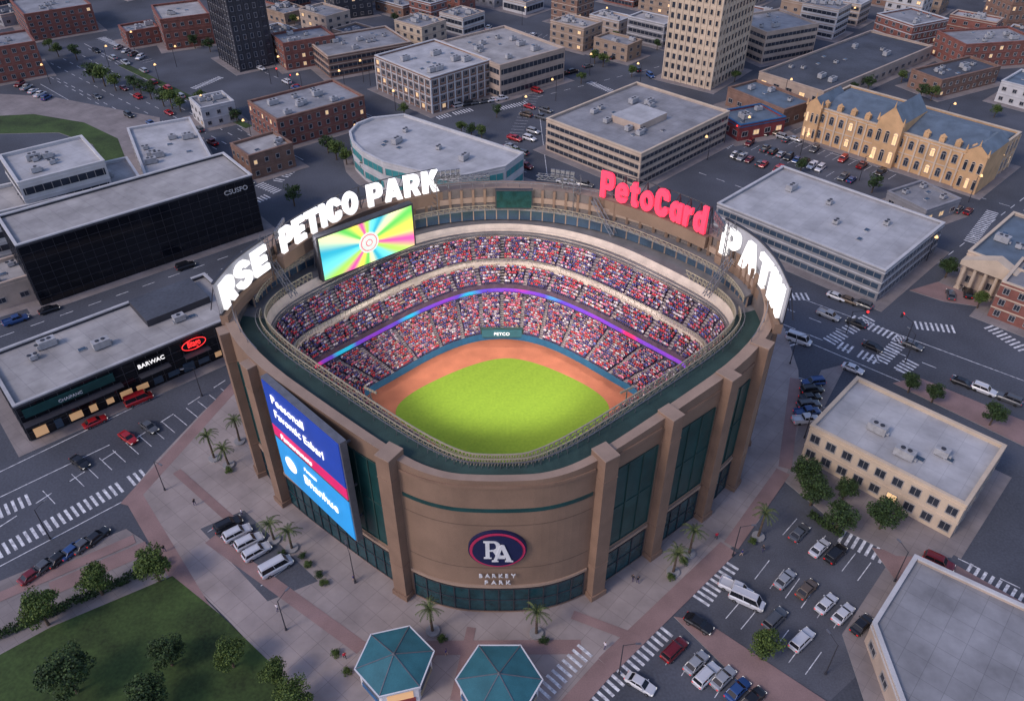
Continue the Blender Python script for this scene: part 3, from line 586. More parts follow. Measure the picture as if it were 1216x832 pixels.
def band2(name,ra,rb,m,sel=None,mfun=None):
    b=MB();b.v=[tuple(p) for p in ra]+[tuple(p) for p in rb];n=len(ra)
    for i in range(n):
        j=(i+1)%n
        if sel and not sel(ra[i]): continue
        b.f.append([i,j,n+j,n+i]);b.m.append(mfun(ra[i]) if mfun else 0)
    return b.build(name,m,ST)
band2('outer_wall',rOB,rOT,'tan_wall');band2('parapet',rOT,rPI,'tan_trim');band2('inner_wall',rPI,rTO,['inner_grey','tan_wall'],mfun=lambda p:0)
band2('roof',rTO,rTI,['roof_green','ring_grey'],mfun=lambda p:0 if p.y<112 else 1)
def lerp(ra,rb,t): return [a*(1-t)+b*t for a,b in zip(ra,rb)]
def flat(r,z): return [Vector((p.x,p.y,z)) for p in r]
def steps(name,ra,rb,n,mt,mr):
    b=MB();za=ra[0].z;zb=rb[0].z;h=(za-zb)/n;treads=[]
    for k in range(n):
        A=lerp(ra,rb,k/n);Bq=lerp(ra,rb,(k+1)/n);z=ra[0].z-(k+1)*h
        a0=[Vector((p.x,p.y,z+h)) for p in A];a1=flat(A,z);b1=flat(Bq,z);N=len(A)
        o=len(b.v);b.v+=[tuple(p) for p in a0+a1+b1]
        for i in range(N):
            j=(i+1)%N;b.f.append([o+i,o+j,o+N+j,o+N+i]);b.m.append(1);b.f.append([o+N+i,o+N+j,o+2*N+j,o+2*N+i]);b.m.append(0)
        treads.append((A,Bq,z))
    b.build(name,[mt,mr],ST);return treads
band2('lounge_wall',rTI,[Vector((p.x,p.y,28.9)) for p in lerp(rTI,r5,.25)],'concourse')
steps('rear_terrace',[Vector((p.x,p.y,28.9)) for p in lerp(rTI,r5,.25)],r5,3,'ring_grey','concourse')
T1=steps('upper_deck',r5,r6,8,'seat_tread','seat_navy')
band2('concourse',r6,r7,'concourse');band2('concourse_wall',r7,r7b,'concourse')
T2=steps('club_deck',r7b,r8,6,'seat_tread','seat_navy')
band2('deck_edge',r8,r8b,'seat_tread')
band2('ribbon_screen',r8b,r9,'ribbon_led')
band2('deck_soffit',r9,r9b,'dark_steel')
T3=steps('lower_bowl',r9b,r10,17,'seat_tread','seat_navy')
band2('field_wall',r10,r11,'wall_pad')
b=MB();b.add([tuple(p) for p in r11],[list(range(NR))]);b.build('infield_dirt','infield_dirt',ST)
gr=chaikin([Vector((CX+x,y,14.02)) for x,y in [(-21.5,106.5),(-4,120.4),(6,120.4),(22.3,107),(13,98.6),(0,88),(-13,98.6)]],4)
b=MB();b.add([tuple(p) for p in gr],[list(range(len(gr)))]);b.build('playing_grass','ball_grass',ST)
def railing(name,r,hh,off,m='rail_tan',sub=2,rad=.07,sel=None,truss=True):
    b=MB();N=len(r);pts=[]
    for i in range(N):
        for k in range(sub): pts.append(r[i].lerp(r[(i+1)%N],k/sub)+Vector((0,0,off)))
    n=len(pts)
    for i in range(n):
        p=pts[i];q=pts[(i+1)%n]
        if sel and not sel(p): continue
        b.tube(p,p+Vector((0,0,hh)),rad);b.tube(p+Vector((0,0,hh)),q+Vector((0,0,hh)),rad*1.4)
        if truss: b.tube(p+Vector((0,0,hh*.45)),q+Vector((0,0,hh*.45)),rad*.8);b.tube(p,q+Vector((0,0,hh)),rad*.7)
    return b.build(name,m,ST)
railing('rim_railing',rTI,1.5,0,sub=2,rad=.09,sel=lambda p:p.y<124);railing('rim_railing',lerp(rTI,rTO,.22),1.3,0,sub=2,rad=.07,sel=lambda p:p.y<112);railing('roof_railing',lerp(rTO,rTI,.62),1.1,0,'steel',1,.06,lambda p:p.y<112,False)
railing('concourse_railing',r7,.8,0,'rail_tan',2,.05,lambda p:p.y>104,False);railing('terrace_railing',r5,1.1,0,'steel',2,.05,lambda p:p.y>108,False)
railing('walkway_railing',lerp(rTI,rPI,.4),1.0,0,'rail_tan',2,.06,lambda p:p.y>112,True);railing('parapet_railing',lerp(rOT,rPI,.8),.9,0,'steel',1,.06,lambda p:p.y>100,False)
idx=sorted(i for i in range(NR) if rPI[i].y>113)
def sw(name,fA,fB,za,zb,m,mull=None):
    b=MB();rg=[]
    for i in idx:
        p=rPI[i];q=rTI[i];a_=p*(1-fA)+q*fA;c_=p*(1-fB)+q*fB;rg.append([(a_.x,a_.y,za),(c_.x,c_.y,za),(c_.x,c_.y,zb),(a_.x,a_.y,zb)])
        if mull: b.box((c_.x,c_.y,(za+zb)/2),(.22,.22,zb-za),0,m=1)
    b.loft(rg);b.build(name,[m,mull] if mull else m,ST)
sw('suite_glazing',.02,.30,30.3,32.6,'glass_blue','tan_trim');sw('suite_roof',.0,.55,32.6,33.0,'ring_grey');sw('fascia_band',.0,.10,34.0,35.2,'tan_trim')
for i in idx:
    b=MB();p=rPI[i];q=rTI[i];c_=p*.93+q*.07;b.box((c_.x,c_.y,35),(.5,.5,3.9),0);b.build('wall_rib','tan_wall',ST)
for (p,q,w_) in [((-15.5,144.2,33),(-15.5,144.2,40.5),1.3),((12.8,144.2,33),(12.8,144.2,40.5),1.3),((-15.5,144.2,39.6),(-4.5,146.2,39.6),.9),((12.8,144.2,39.6),(5,146.2,39.6),.9),((38.2,122.5,33),(38.2,122.5,42),1.2),((-42.5,119.2,33),(-42.5,119.2,41.5),1.2),((34,116.6,31),(38.5,121,36),1.),((20,138,31),(16,141.5,37),.9),((-38.2,116.6,31),(-42,120,36),1.)]:
    b=MB();b.lattice(p,q,w_,max(4,int((Vector(p)-Vector(q)).length/1.2)),.08);b.build('lattice_frame','steel',ST)
for name,T in (('upper',T1),('club',T2),('lower',T3)):
    for i in range(1,NR,3):
        if T[0][0][i].y<106: continue
        prof=[]
        for A,Bq,z in T:
            for R in (A,Bq):
                p=R[i];q=R[(i+1)%NR];d_=(q-p).normalized()*.40;c=(p+q)/2;prof.append((c-d_,c+d_,z+.08))
        vs=[];
        for a_,c_,z in prof: vs+=[(a_.x,a_.y,z),(c_.x,c_.y,z)]
        b=MB();b.add(vs,[(2*k,2*k+1,2*k+3,2*k+2) for k in range(len(prof)-1)]);b.build('aisle_stair','aisle_concrete',ST)
class Path:
    def __init__(s,pts,closed=True):
        s.p=[Vector((p.x,p.y)) for p in pts]+([Vector((pts[0].x,pts[0].y))] if closed else []);s.c=[0]
        for i in range(len(s.p)-1): s.c.append(s.c[-1]+(s.p[i+1]-s.p[i]).length)
        s.L=s.c[-1];s.closed=closed
    def at(s,t):
        if s.closed: t=t%s.L
        t=max(0,min(s.L-1e-6,t));i=int(np.searchsorted(s.c,t,'right'))-1;i=max(0,min(i,len(s.p)-2));a=s.p[i];b=s.p[i+1];d=(b-a).normalized();return a+d*(t-s.c[i]),d
    def near(s,x,y):
        return min(((s.at(t)[0]-Vector((x,y))).length,t) for t in np.arange(0,s.L,.25))[1]
PO=Path(rOB)
def strip(name,s0,s1,off,z0,z1,m,step=1.5,thick=.4,mull=None,topf=None):
    if s1<s0: s1+=PO.L
    n=max(1,int((s1-s0)/step));rg=[];b=MB()
    for k in range(n+1):
        p,d_=PO.at(s0+(s1-s0)*k/n);nn=Vector((d_.y,-d_.x));i=p+nn*(off-thick);o=p+nn*off;rg.append([(i.x,i.y,z0),(o.x,o.y,z0),(o.x,o.y,z1),(i.x,i.y,z1)])
        if mull: q=p+nn*(off+.05);b.box((q.x,q.y,(z0+z1)/2),(.14,.2,z1-z0),math.atan2(d_.y,d_.x),m=1)
    if mull:
        for z in (z0,(z0+z1)/2,z1):
            for k in range(n):
                p,_=PO.at(s0+(s1-s0)*k/n);q,_=PO.at(s0+(s1-s0)*(k+1)/n);dd=(q-p).normalized();nn=Vector((dd.y,-dd.x))*(off+.05);b.tube((p.x+nn.x,p.y+nn.y,z),(q.x+nn.x,q.y+nn.y,z),.08,m=1)
    b.loft(rg,0);return b.build(name,[m,mull] if mull else m,ST)
def pillar(x,y,zt,w=3.,out=1.5):
    s=PO.near(x,y);p,d_=PO.at(s);nn=Vector((d_.y,-d_.x));c=p+nn*(out/2-.7);a=math.atan2(d_.y,d_.x)
    b=MB();b.box((c.x,c.y,zt/2),(w,out+1.6,zt),a);q=c;b.box((q.x,q.y,zt+.06),(w+.06,out+1.66,.14),a,m=1);b.box((q.x,q.y,.6),(w+.5,out+2.1,1.2),a)
    for z in (8.3,27.2): b.box((q.x,q.y,z),(w+.12,out+1.72,.25),a)
    b.build('pillar',['pillar_brown','tan_trim'],ST);return s
PR=[pillar(CX+15.2,77.5,31.4,2.5,1.5),pillar(23.9,84.6,31.7,2.3),pillar(33.4,93.6,32.1,2.3),pillar(40.4,100.5,32.7,2.3),pillar(45,112,35.2,2.3)]
PL=[pillar(CX-15.2,77.5,31.4,2.5,1.5),pillar(-39.5,98.4,31.7,2.3),pillar(-46.5,104,32.9,2.3),pillar(-49,116,35.2,2.3)]
sF0=PL[0];sF1=PR[0]
strip('ground_glazing',sF0+2,sF1-2,.12,.8,6.2,'dark_teal_glass',2.2,mull='dark_steel')
strip('green_stripe',sF0+1.6,sF1-1.6,.10,23.7,24.4,'panel_green');strip('cornice_band',sF0+1.6,sF1-1.6,.22,28.6,29.1,'pillar_brown');strip('belt_course',sF0+1.6,sF1-1.6,.25,6.6,7.1,'tan_trim')
for z in (11.2,20.8): strip('wall_groove',sF0+1.6,sF1-1.6,.03,z,z+.14,'wall_groove')
for a,b_ in zip(PR[:-1],PR[1:]):
    strip('green_panel',a+2,b_-2,.12,9.5,26.5,'panel_green',2.6,mull='roof_green');strip('ground_glazing',a+2,b_-2,.14,.8,7.5,'dark_teal_glass',2.2,mull='dark_steel');strip('belt_course',a+1.7,b_-1.7,.3,8,8.6,'tan_trim');strip('cornice_band',a+1.7,b_-1.7,.25,29.2,29.8,'pillar_brown')
for a,b_ in [(PL[1],PL[0]),(PL[2],PL[1]),(PL[3],PL[2])]:
    strip('green_panel',a+2,b_-2,.12,9.5,27.5,'panel_green',2.6,mull='roof_green');strip('ground_glazing',a+2,b_-2,.14,.8,7.5,'dark_teal_glass',2.2,mull='dark_steel');strip('belt_course',a+1.7,b_-1.7,.3,8,8.6,'tan_trim')
def disc(b,c,rx,rz,t,m,n=40):
    b.loft([[(c[0]+rx*math.cos(-2*PI*k/n),c[1],c[2]+rz*math.sin(-2*PI*k/n)) for k in range(n)],[(c[0]+rx*math.cos(-2*PI*k/n),c[1]-t,c[2]+rz*math.sin(-2*PI*k/n)) for k in range(n)]],m)
lg=thing('emblem_sign','oval navy emblem with pink ring and white letters on the curved front wall','sign',(CX-.1,73.6,16))
for nm,rx,rz,y,t,m in [('backing_disc',4.25,3.95,74.1,.7,'logo_navy'),('pink_ring',4.05,3.75,73.34,.06,'logo_red'),('inner_disc',3.65,3.38,73.22,.05,'logo_navy')]:
    b=MB();disc(b,(CX-.1,y,16.1),rx,rz,t,0);b.build(nm,m,lg)
putglyph('sR','white_panel',(CX-2.1,73.10,14.5),3.9,lg,sx=.86);putglyph('sA','white_panel',(CX-.75,73.0,13.9),3.8,lg,sx=.86)
w_=thing('wall_lettering','small white PARK lettering below the round emblem','sign',(CX,73.6,8))
for s,z,sz in (('BARKEY',9.6,1.05),('PARK',7.95,1.15)):
    x=CX-len(s)*.43*sz*1.1
    for ch in s:
        me=textmesh(ch,'white_panel',sz,.1,.015,'LEFT');o=place(me,'letter',w_,Vector((x,73.45,z))-w_.location);o.rotation_euler=(PI/2,0,0);x+=sz*.93
# billboard
a=Vector((-38.2,93.4));bb=Vector((-24.0,79.2));d_=(bb-a).normalized();nn=Vector((d_.y,-d_.x))
if nn.y>0: nn=-nn
ang=math.atan2(d_.y,d_.x);L=(bb-a).length;mid=(a+bb)/2
bd=thing('billboard','huge blue advertising board in two panels on the left side of the stadium','billboard',(mid.x,mid.y,11))
def bpanel(name,z0,z1,m,off=0,th=.5,l=L): 
    b=MB();c=mid+nn*(off-th/2);b.box((c.x,c.y,(z0+z1)/2),(l,th,z1-z0),ang);return b.build(name,m,bd)
bpanel('backing_frame',10.7,31.9,'steel',-.05,1.1,L+.5);bpanel('navy_panel',22.6,31.6,'ad_navy',.1,.2,L-.2);bpanel('magenta_band',20.2,22.6,'ad_magenta',.1,.2,L-.2);bpanel('sky_panel',11,19.9,'ad_sky',.1,.2,L-.2);bpanel('divider',19.9,20.2,'steel',.14,.2,L)
def bt(s,u,z,size,m='glow_white',sx=1.,al='LEFT'): q=a+d_*L*u+nn*.2;puttext(s,m,(q.x,q.y,z),ang,size,bd,ext=.04,off=.01,sx=sx,align=al)
bt('Peesonall',.10,28.2,2.4);bt('Favontic Eabarl',.10,25.2,2.3,sx=.95);bt('Pamsansunens',.12,20.8,1.5);bt('Bhanhue',.36,14.4,2.7);bt('Pamasan',.40,17.7,1.0)
q=a+d_*L*.18+nn*.2;b=MB();n=24;t3=Vector((d_.x,d_.y,0));b.add([Vector((q.x,q.y,15.6))+t3*1.6*math.cos(2*PI*k/n)+Vector((0,0,1.6*math.sin(2*PI*k/n))) for k in range(n)],[list(range(n))]);b.build('white_disc','glow_white',bd)
b=MB()
for u in (.1,.5,.9):
    for z in (13,20,29): p=a+d_*L*u-nn*1.0;e=p-nn*3.2;b.tube((p.x,p.y,z),(e.x,e.y,z),.25,m=0)
b.build('support_bracket','steel',bd)
# scoreboard
a=Vector((-34.2,123.2));bb=Vector((-19.0,135.8));d_=(bb-a).normalized();nn=Vector((d_.y,-d_.x));ang=math.atan2(d_.y,d_.x);L=(bb-a).length;mid=(a+bb)/2
sb=thing('video_screen','large glowing video screen with rainbow rays on the left rear rim','screen',(mid.x,mid.y,30))
b=MB();c=mid-nn*.8;b.box((c.x,c.y,34.3),(L+.8,1.4,9.2),ang);b.build('frame','dark_steel',sb)
b=MB();b.add([(-L/2,0,-4.3),(L/2,0,-4.3),(L/2,0,4.3),(-L/2,0,4.3)],[(0,1,2,3)]);o=place(b.mesh('display',['screen_rays']),'display',sb,(0,0,4.3),ang)
def sd(r,off,m,name):
    b=MB();n=32;b.add([(r*math.cos(2*PI*k/n),-off,r*math.sin(2*PI*k/n)) for k in range(n)],[list(range(n))]);place(b.mesh(name,[m]),name,sb,(0,0,4.3),ang)
sd(2.1,.05,'screen_pale','emblem_ring');sd(1.75,.09,'screen_rose','emblem_ring');sd(1.5,.13,'screen_pale','emblem_disc');sd(.75,.17,'screen_rose','emblem_disc');sd(.5,.2,'screen_pale','emblem_disc')
b=MB()
for u in np.linspace(-.5,.5,7):
    p=mid+d_*L*u-nn*1.8;b.tube((p.x,p.y,30),(p.x,p.y,38.6),.18);e=p-nn*1.6;b.tube((p.x,p.y,38),(e.x,e.y,31),.14)
b.build('support_truss','steel',sb)
# curved letter signs
def csign(text,ctrl,z0,size,m,label,gap=.10,spacew=.28,ext=.30,panel=None,frame='dark_steel',cap='tan_trim',kz=1.):
    pts=[Vector((x,y,0)) for x,y in ctrl]
    for _ in range(3):
        q=[pts[0]]
        for i in range(len(pts)-1): q+=[pts[i]*.75+pts[i+1]*.25,pts[i]*.25+pts[i+1]*.75]
        pts=q+[pts[-1]]
    P=Path(pts,False);mp,_=P.at(P.L/2);r=thing('letter_sign',label,'sign',(mp.x,mp.y,z0))
    ws=[]
    for ch in text:
        if ch==' ': ws.append((None,spacew*size));continue
        me=glyph(ch,m,size,ext);xs=[v.co.x for v in me.vertices];ws.append((me,(min(xs),max(xs))))
    tot=sum((w if me is None else w[1]-w[0])+gap*size for me,w in ws)-gap*size;k=P.L/tot;s=0
    for me,w in ws:
        if me is None: s+=(w+gap*size)*k;continue
        ww=(w[1]-w[0]);p0,_=P.at(s);p1,_=P.at(s+ww*k);p=(p0+p1)/2;dd=(p1-p0).normalized()
        o=bpy.data.objects.new('letter',me);C.objects.link(o);o.parent=r;a_=math.atan2(dd.y,dd.x);o.rotation_euler=(PI/2,0,a_);o.scale=(k,1,1)
        cx=(w[0]+w[1])/2*k;o.location=Vector((p.x-dd.x*cx,p.y-dd.y*cx,z0+.3))-r.location;s+=(ww+gap*size)*k
    b=MB();n=max(4,int(P.L/2.2));top=z0+size*1.0
    for i in range(n+1):
        p,dd=P.at(P.L*i/n);q,_=P.at(P.L*min(1,(i+1)/n));nn=Vector((dd.y,-dd.x));e=p-nn*1.1;f=q-nn*1.1;k_=p-nn*2.6
        b.tube((e.x,e.y,z0-2.5),(e.x,e.y,top),.12);b.tube((e.x,e.y,top),(k_.x,k_.y,z0),.09)
        if i<n:
            for z in (z0-.1,z0+size*.5,top): b.tube((e.x,e.y,z),(f.x,f.y,z),.11)
            b.tube((e.x,e.y,z0),(f.x,f.y,top),.08)
    b.build('support_truss',frame,r)
    def sweep(nm,mt,o0,o1,za,zb,ex=0):
        b=MB();rg=[];n=18
        for i in range(n+1):
            p,dd=P.at(P.L*i/n)
            if i==0:p=p-dd*ex
            if i==n:p=p+dd*ex
            nn=Vector((dd.y,-dd.x));i_=p-nn*o0;o_=p-nn*o1;rg.append([(i_.x,i_.y,za),(o_.x,o_.y,za),(o_.x,o_.y,zb),(i_.x,i_.y,zb)])
        b.loft(rg);b.build(nm,mt,r)
    if panel:
        sweep('back_panel',panel[0],.85,.62,z0-.2,z0+panel[1],.5);sweep('panel_edge','dark_steel',.95,.5,z0+panel[1],z0+panel[1]+.25,.6);sweep('panel_edge','dark_steel',.95,.5,z0-.5,z0-.2,.6)
    sweep('base_band','tan_wall',1.0,-.35,z0-2.4,z0-.02 if not panel else z0-.52,.6)
    return r
csign('PETICO PARK',[(-40,120.5),(-36.5,127.5),(-28,138),(-14.5,144.6)],37.0,4.5,'glow_white','white glowing PETICO PARK letters curving along the left rear rim')
csign('RSE',[(-46.3,106.0),(-45.3,112.5),(-42.2,118.8)],35.2,4.7,'glow_white','short group of white glowing letters at the far left of the rim',panel=('glow_panel',5.5))
csign('PetoCard',[(17.3,142.2),(25,137),(31,131.5),(34.9,127.2)],37.0,5.4,'glow_pink','glowing red PetoCard letters on the right rear rim',gap=.09)
csign('PATIN',[(37.4,124.4),(40.9,119),(42.6,111.5),(42.4,104.0)],35.0,5.6,'glow_white','white glowing letters on a curved panel at the right end of the rim',gap=.12,panel=('glow_panel',6.5))
b_=thing('rear_board','small dark board on the rim at the back centre between the two letter signs','screen',(0,144.6,33));b=MB();b.box((0.4,144.9,35.3),(7.5,.6,4.2));b.build('frame','dark_steel',b_);b=MB();b.box((0.4,144.55,35.3),(7,.15,3.6));b.build('display','dark_teal_glass',b_)
b_=thing('outfield_sign','small bright green board on the wall behind the field','sign',(CX,126.2,14.5));b=MB();b.box((CX,126.3,15.8),(8.4,.5,2.2));b.build('board','roof_green',b_);b=MB();b.box((CX,126.0,15.8),(7.8,.15,1.7));b.build('panel','kiosk_teal',b_);puttext('PETCO','glow_white',(CX,125.9,15.4),0,1.0,b_,ext=.02)
def flood(x,y,z,tx,ty,tz,pw,label,spot=80,sm=False):
    r=thing('floodlight',label,'floodlight',(x,y,z-3));b=MB();b.tube((x,y,z-3),(x,y,z-.6),.12 if sm else .18);b.build('pole','steel',r);b=MB()
    d=Vector((tx-x,ty-y,0)).normalized();an=math.atan2(d.y,d.x);k=.5 if sm else 1.
    for i in range(-2,3):
        for j in range(1 if sm else 2): b.box((x-d.y*i*1.0*k+d.x*.1,y+d.x*i*1.0*k+d.y*.1,z-.4+j*.9),(.35*k,.8*k,.7*k),an)
    b.build('lamp_bank','rail_tan' if sm else 'steel',r)
    l=bpy.data.lights.new('flood_lamp','SPOT');l.energy=pw;l.spot_size=math.radians(spot);l.spot_blend=.6;l.shadow_soft_size=.8;l.color=(1,.96,.92)
    o=bpy.data.objects.new('flood_lamp',l);C.objects.link(o);o.location=(x+d.x*1.2,y+d.y*1.2,z);o.rotation_euler=(Vector((tx,ty,tz))-Vector((x,y,z))).to_track_quat('-Z','Y').to_euler()
for x,y,z,t,pw,sp,lab,sm in [(-12.6,145.2,40.5,(-2,110,14),13000,70,'floodlight bank beside the end of the white letters on the rear rim',False),(10,145.2,40.5,(-2,110,14),13000,70,'floodlight bank left of the red letters on the rear rim',False),(-40.2,121.8,41.5,(2,118,16),21000,75,'floodlight bank on the left rim between white letters',False),(36.2,123.4,42,(-6,118,16),21000,75,'floodlight bank between the red and white letters on the right rim',False),(-21,89.5,33.0,(6,130,21),36000,85,'small added floodlight bar lighting the crowd from the front left roof ring',True),(17,89.5,33.0,(-10,130,21),36000,85,'small added floodlight bar lighting the crowd from the front right roof ring',True)]:  # the two front roof-ring bars are added only to light the crowd's faces
    flood(x,y,z,*t,pw,lab,sp,sm)
# ---------------------------------------------------------------- crowd
def seated():
    b=MB();sec=[(0,.19,.13),(.26,.19,.13),(.46,.25,.13),(.54,.10,.09),(.58,.06,.07),(.64,.10,.115),(.76,.10,.115),(.84,.05,.06)]
    def rg(z,w,d): return [(w*c,d*s,z) for c,s in ((1,-.6),(.6,-1),(-.6,-1),(-1,-.6),(-1,.6),(-.6,1),(.6,1),(1,.6))]
    R=[rg(*s) for s in sec]
    b.loft(R[:4],0);b.loft(R[3:7],1,False);b.loft(R[6:],2)
    for s in (-1,1):
        q=lambda y,z,h:[(s*.1-.08,y,z-h),(s*.1+.08,y,z-h),(s*.1+.08,y,z+h),(s*.1-.08,y,z+h)]
        b.loft([q(0,.08,.08),q(-.36,.1,.07)],3);k=lambda z:[(s*.1-.06,-.38,z),(s*.1+.06,-.38,z),(s*.1+.06,-.26,z),(s*.1-.06,-.26,z)];b.loft([k(-.28),k(.1)],3)
        b.tube((s*.26,0,.44),(s*.28,-.12,.2),.055,.045,4,0);b.tube((s*.28,-.12,.2),(s*.14,-.30,.2),.045,.035,4,1)
    return b
tpl=seated();SC=.84;tv=np.array(tpl.v)*SC
shirts=['red','navy','white','pink','grey','blue','black','tan'];wts=[.22,.24,.14,.15,.10,.08,.03,.04]
pmesh=[]
for s in shirts: 
    me=tpl.mesh('person',['cloth_'+s,'skin','hair','cloth_jeans']);me.transform(Matrix.Scale(SC,4));pmesh.append(me)
spots=[]
for di,T in enumerate((T1,T2,T3)):
    for A,Bq,z in T:
        R=lerp(A,Bq,.5);P=Path(R);s=random.random()*.4
        seg=np.array(P.c)
        while s<P.L:
            p,d_=P.at(s);i=int(np.searchsorted(seg,s,'right'))-1;fr=(s-P.c[i])/(P.c[i+1]-P.c[i])
            aisle=(i%3==1) and abs(fr-.5)*(P.c[i+1]-P.c[i])<.5
            if p.y>104 and not aisle and random.random()<.95:
                nn=Vector((-d_.y,d_.x));spots.append((p.x,p.y,z+.34,math.atan2(nn.y,nn.x)+PI/2,di))
            s+=random.uniform(.42,.52)
spots.sort(key=lambda t:t[0]**2+t[1]**2+(H-t[2])**2)
print('CROWD',len(spots))
dn=['upper deck','middle deck','lower bowl']
for x,y,z,a,di in spots[:290]:
    k=random.choices(range(8),wts)[0];o=place(pmesh[k],'person',None,(x,y,z),a+random.uniform(-.2,.2));side='left' if x<CX else 'right'
    tag(o,f'seated spectator in {shirts[k]} top in the {dn[di]} near the {side} corner','person',f'{shirts[k]} topped spectators in the {dn[di]} {side} corner')
rest=spots[290:];n=len(rest);nv=len(tv);V=np.zeros((n,nv,3));mi=[]
basef=tpl.f
for i,(x,y,z,a,di) in enumerate(rest):
    a+=random.uniform(-.2,.2);s=random.uniform(.92,1.12);up=1.25 if random.random()<.12 else 1.
    ca,sa=math.cos(a),math.sin(a);V[i,:,0]=x+(tv[:,0]*ca-tv[:,1]*sa)*s;V[i,:,1]=y+(tv[:,0]*sa+tv[:,1]*ca)*s;V[i,:,2]=z+tv[:,2]*s*up
FS=[];
for i in range(n):
    o=i*nv;FS+=[[j+o for j in f] for f in basef]
    k=random.choices(range(8),wts)[0];mp=[k,8,9,10];mi+= [mp[q] for q in tpl.m]
me=bpy.data.meshes.new('crowd');me.from_pydata(V.reshape(-1,3).tolist(),[],FS)
for s in shirts: me.materials.append(M['cloth_'+s])
for s in ('skin','hair','cloth_jeans'): me.materials.append(M[s])
me.polygons.foreach_set('material_index',mi);o=place(me,'crowd',kind='stuff');tag(o,'packed crowd of spectators filling the rear stands of the stadium','crowd')
# ---------------------------------------------------------------- cars
SP_={'sedan':dict(L=4.6,W=.9,hd=.98,rf=1.45,cb=(-1.75,1.05),ct=(-1.15,.35)),'suv':dict(L=4.9,W=.97,hd=1.12,rf=1.78,cb=(-2.3,1.15),ct=(-2.05,.55)),'van':dict(L=5.6,W=1.0,hd=1.25,rf=2.3,cb=(-2.7,2.1),ct=(-2.6,1.45)),'pickup':dict(L=5.5,W=.98,hd=1.12,rf=1.8,cb=(-.7,1.5),ct=(-.55,.9))}
def carparts(kind):
    p=SP_[kind];L=p['L'];w=p['W'];hd=p['hd'];out={}
    def sec(x,wf,zl,zh): a=w*wf;return [(x,a*.88,zl),(x,a,zl+.16),(x,a,zh-.2),(x,a*.86,zh),(x,-a*.86,zh),(x,-a,zh-.2),(x,-a,zl+.16),(x,-a*.88,zl)]
    b=MB();b.loft([sec(-L/2,.84,.45,hd*.86),sec(-L/2+.22,.97,.30,hd*.98),sec(-L*.28,1,.26,hd),sec(0,1,.26,hd),sec(L*.24,1,.26,hd*.97),sec(L/2-.4,.96,.28,hd*.86),sec(L/2-.08,.86,.34,hd*.76),sec(L/2,.74,.42,hd*.62)],0)
    c0,c1=p['cb'];t0,t1=p['ct'];rf=p['rf'];r=lambda x0,x1,a,z:[(x0,-a*.9,z),(x0+.12,-a,z),(x1-.12,-a,z),(x1,-a*.9,z),(x1,a*.9,z),(x1-.12,a,z),(x0+.12,a,z),(x0,a*.9,z)]
    b.loft([r(t0-.05,t1+.05,w*.76,rf-.12),r(t0,t1,w*.74,rf-.03),r(t0+.15,t1-.2,w*.62,rf)],0)
    for x0,x1 in ((c0,t0),(c1,t1),((c0+c1)/2-.1,(t0+t1)/2-.05)):
        for s in (-1,1): b.tube((x0,s*w*.86,hd-.06),(x1,s*w*.755,rf-.1),.055,m=0)
    if kind=='pickup':
        b.box((-1.75,w*.82,hd+.08),(1.9,.1,.2));b.box((-1.75,-w*.82,hd+.08),(1.9,.1,.2));b.box((-2.66,0,hd+.05),(.1,w*1.6,.2))
    if kind in('suv','van'):
        for s in (-1,1): b.box(((t0+t1)/2,s*w*.6,rf+.05),(t1-t0-.5,.05,.06))
    out['body']=(b,['paint_'])
    b=MB();b.loft([r(c0,c1,w*.85,hd-.03),r(t0-.04,t1+.04,w*.75,rf-.11)],0);out['window']=(b,['car_glass'])
    wh=[]
    for x in (-L*.30,L*.31):
        for s in (-1,1):
            b=MB();b.tube((x,s*(w-.2),.34),(x,s*(w+.03),.34),.34,n=14,m=0);b2=MB();b2.tube((x,s*(w+.0),.34),(x,s*(w+.045),.34),.2,n=10);wh.append((b,b2))
    hl=[];tl=[]
    for s in (-1,1):
        b=MB();b.box((L/2-.12,s*w*.66,hd*.66),(.2,.36,.15));hl.append(b);b=MB();b.box((-L/2+.04,s*w*.68,hd*.74),(.14,.28,.18));tl.append(b)
    b=MB();b.box((.75,w+.06,hd+.03),(.16,.18,.12));b.box((.75,-w-.06,hd+.03),(.16,.18,.12));mir=b
    return out,wh,hl,tl,mir
_cp={};_cf={}
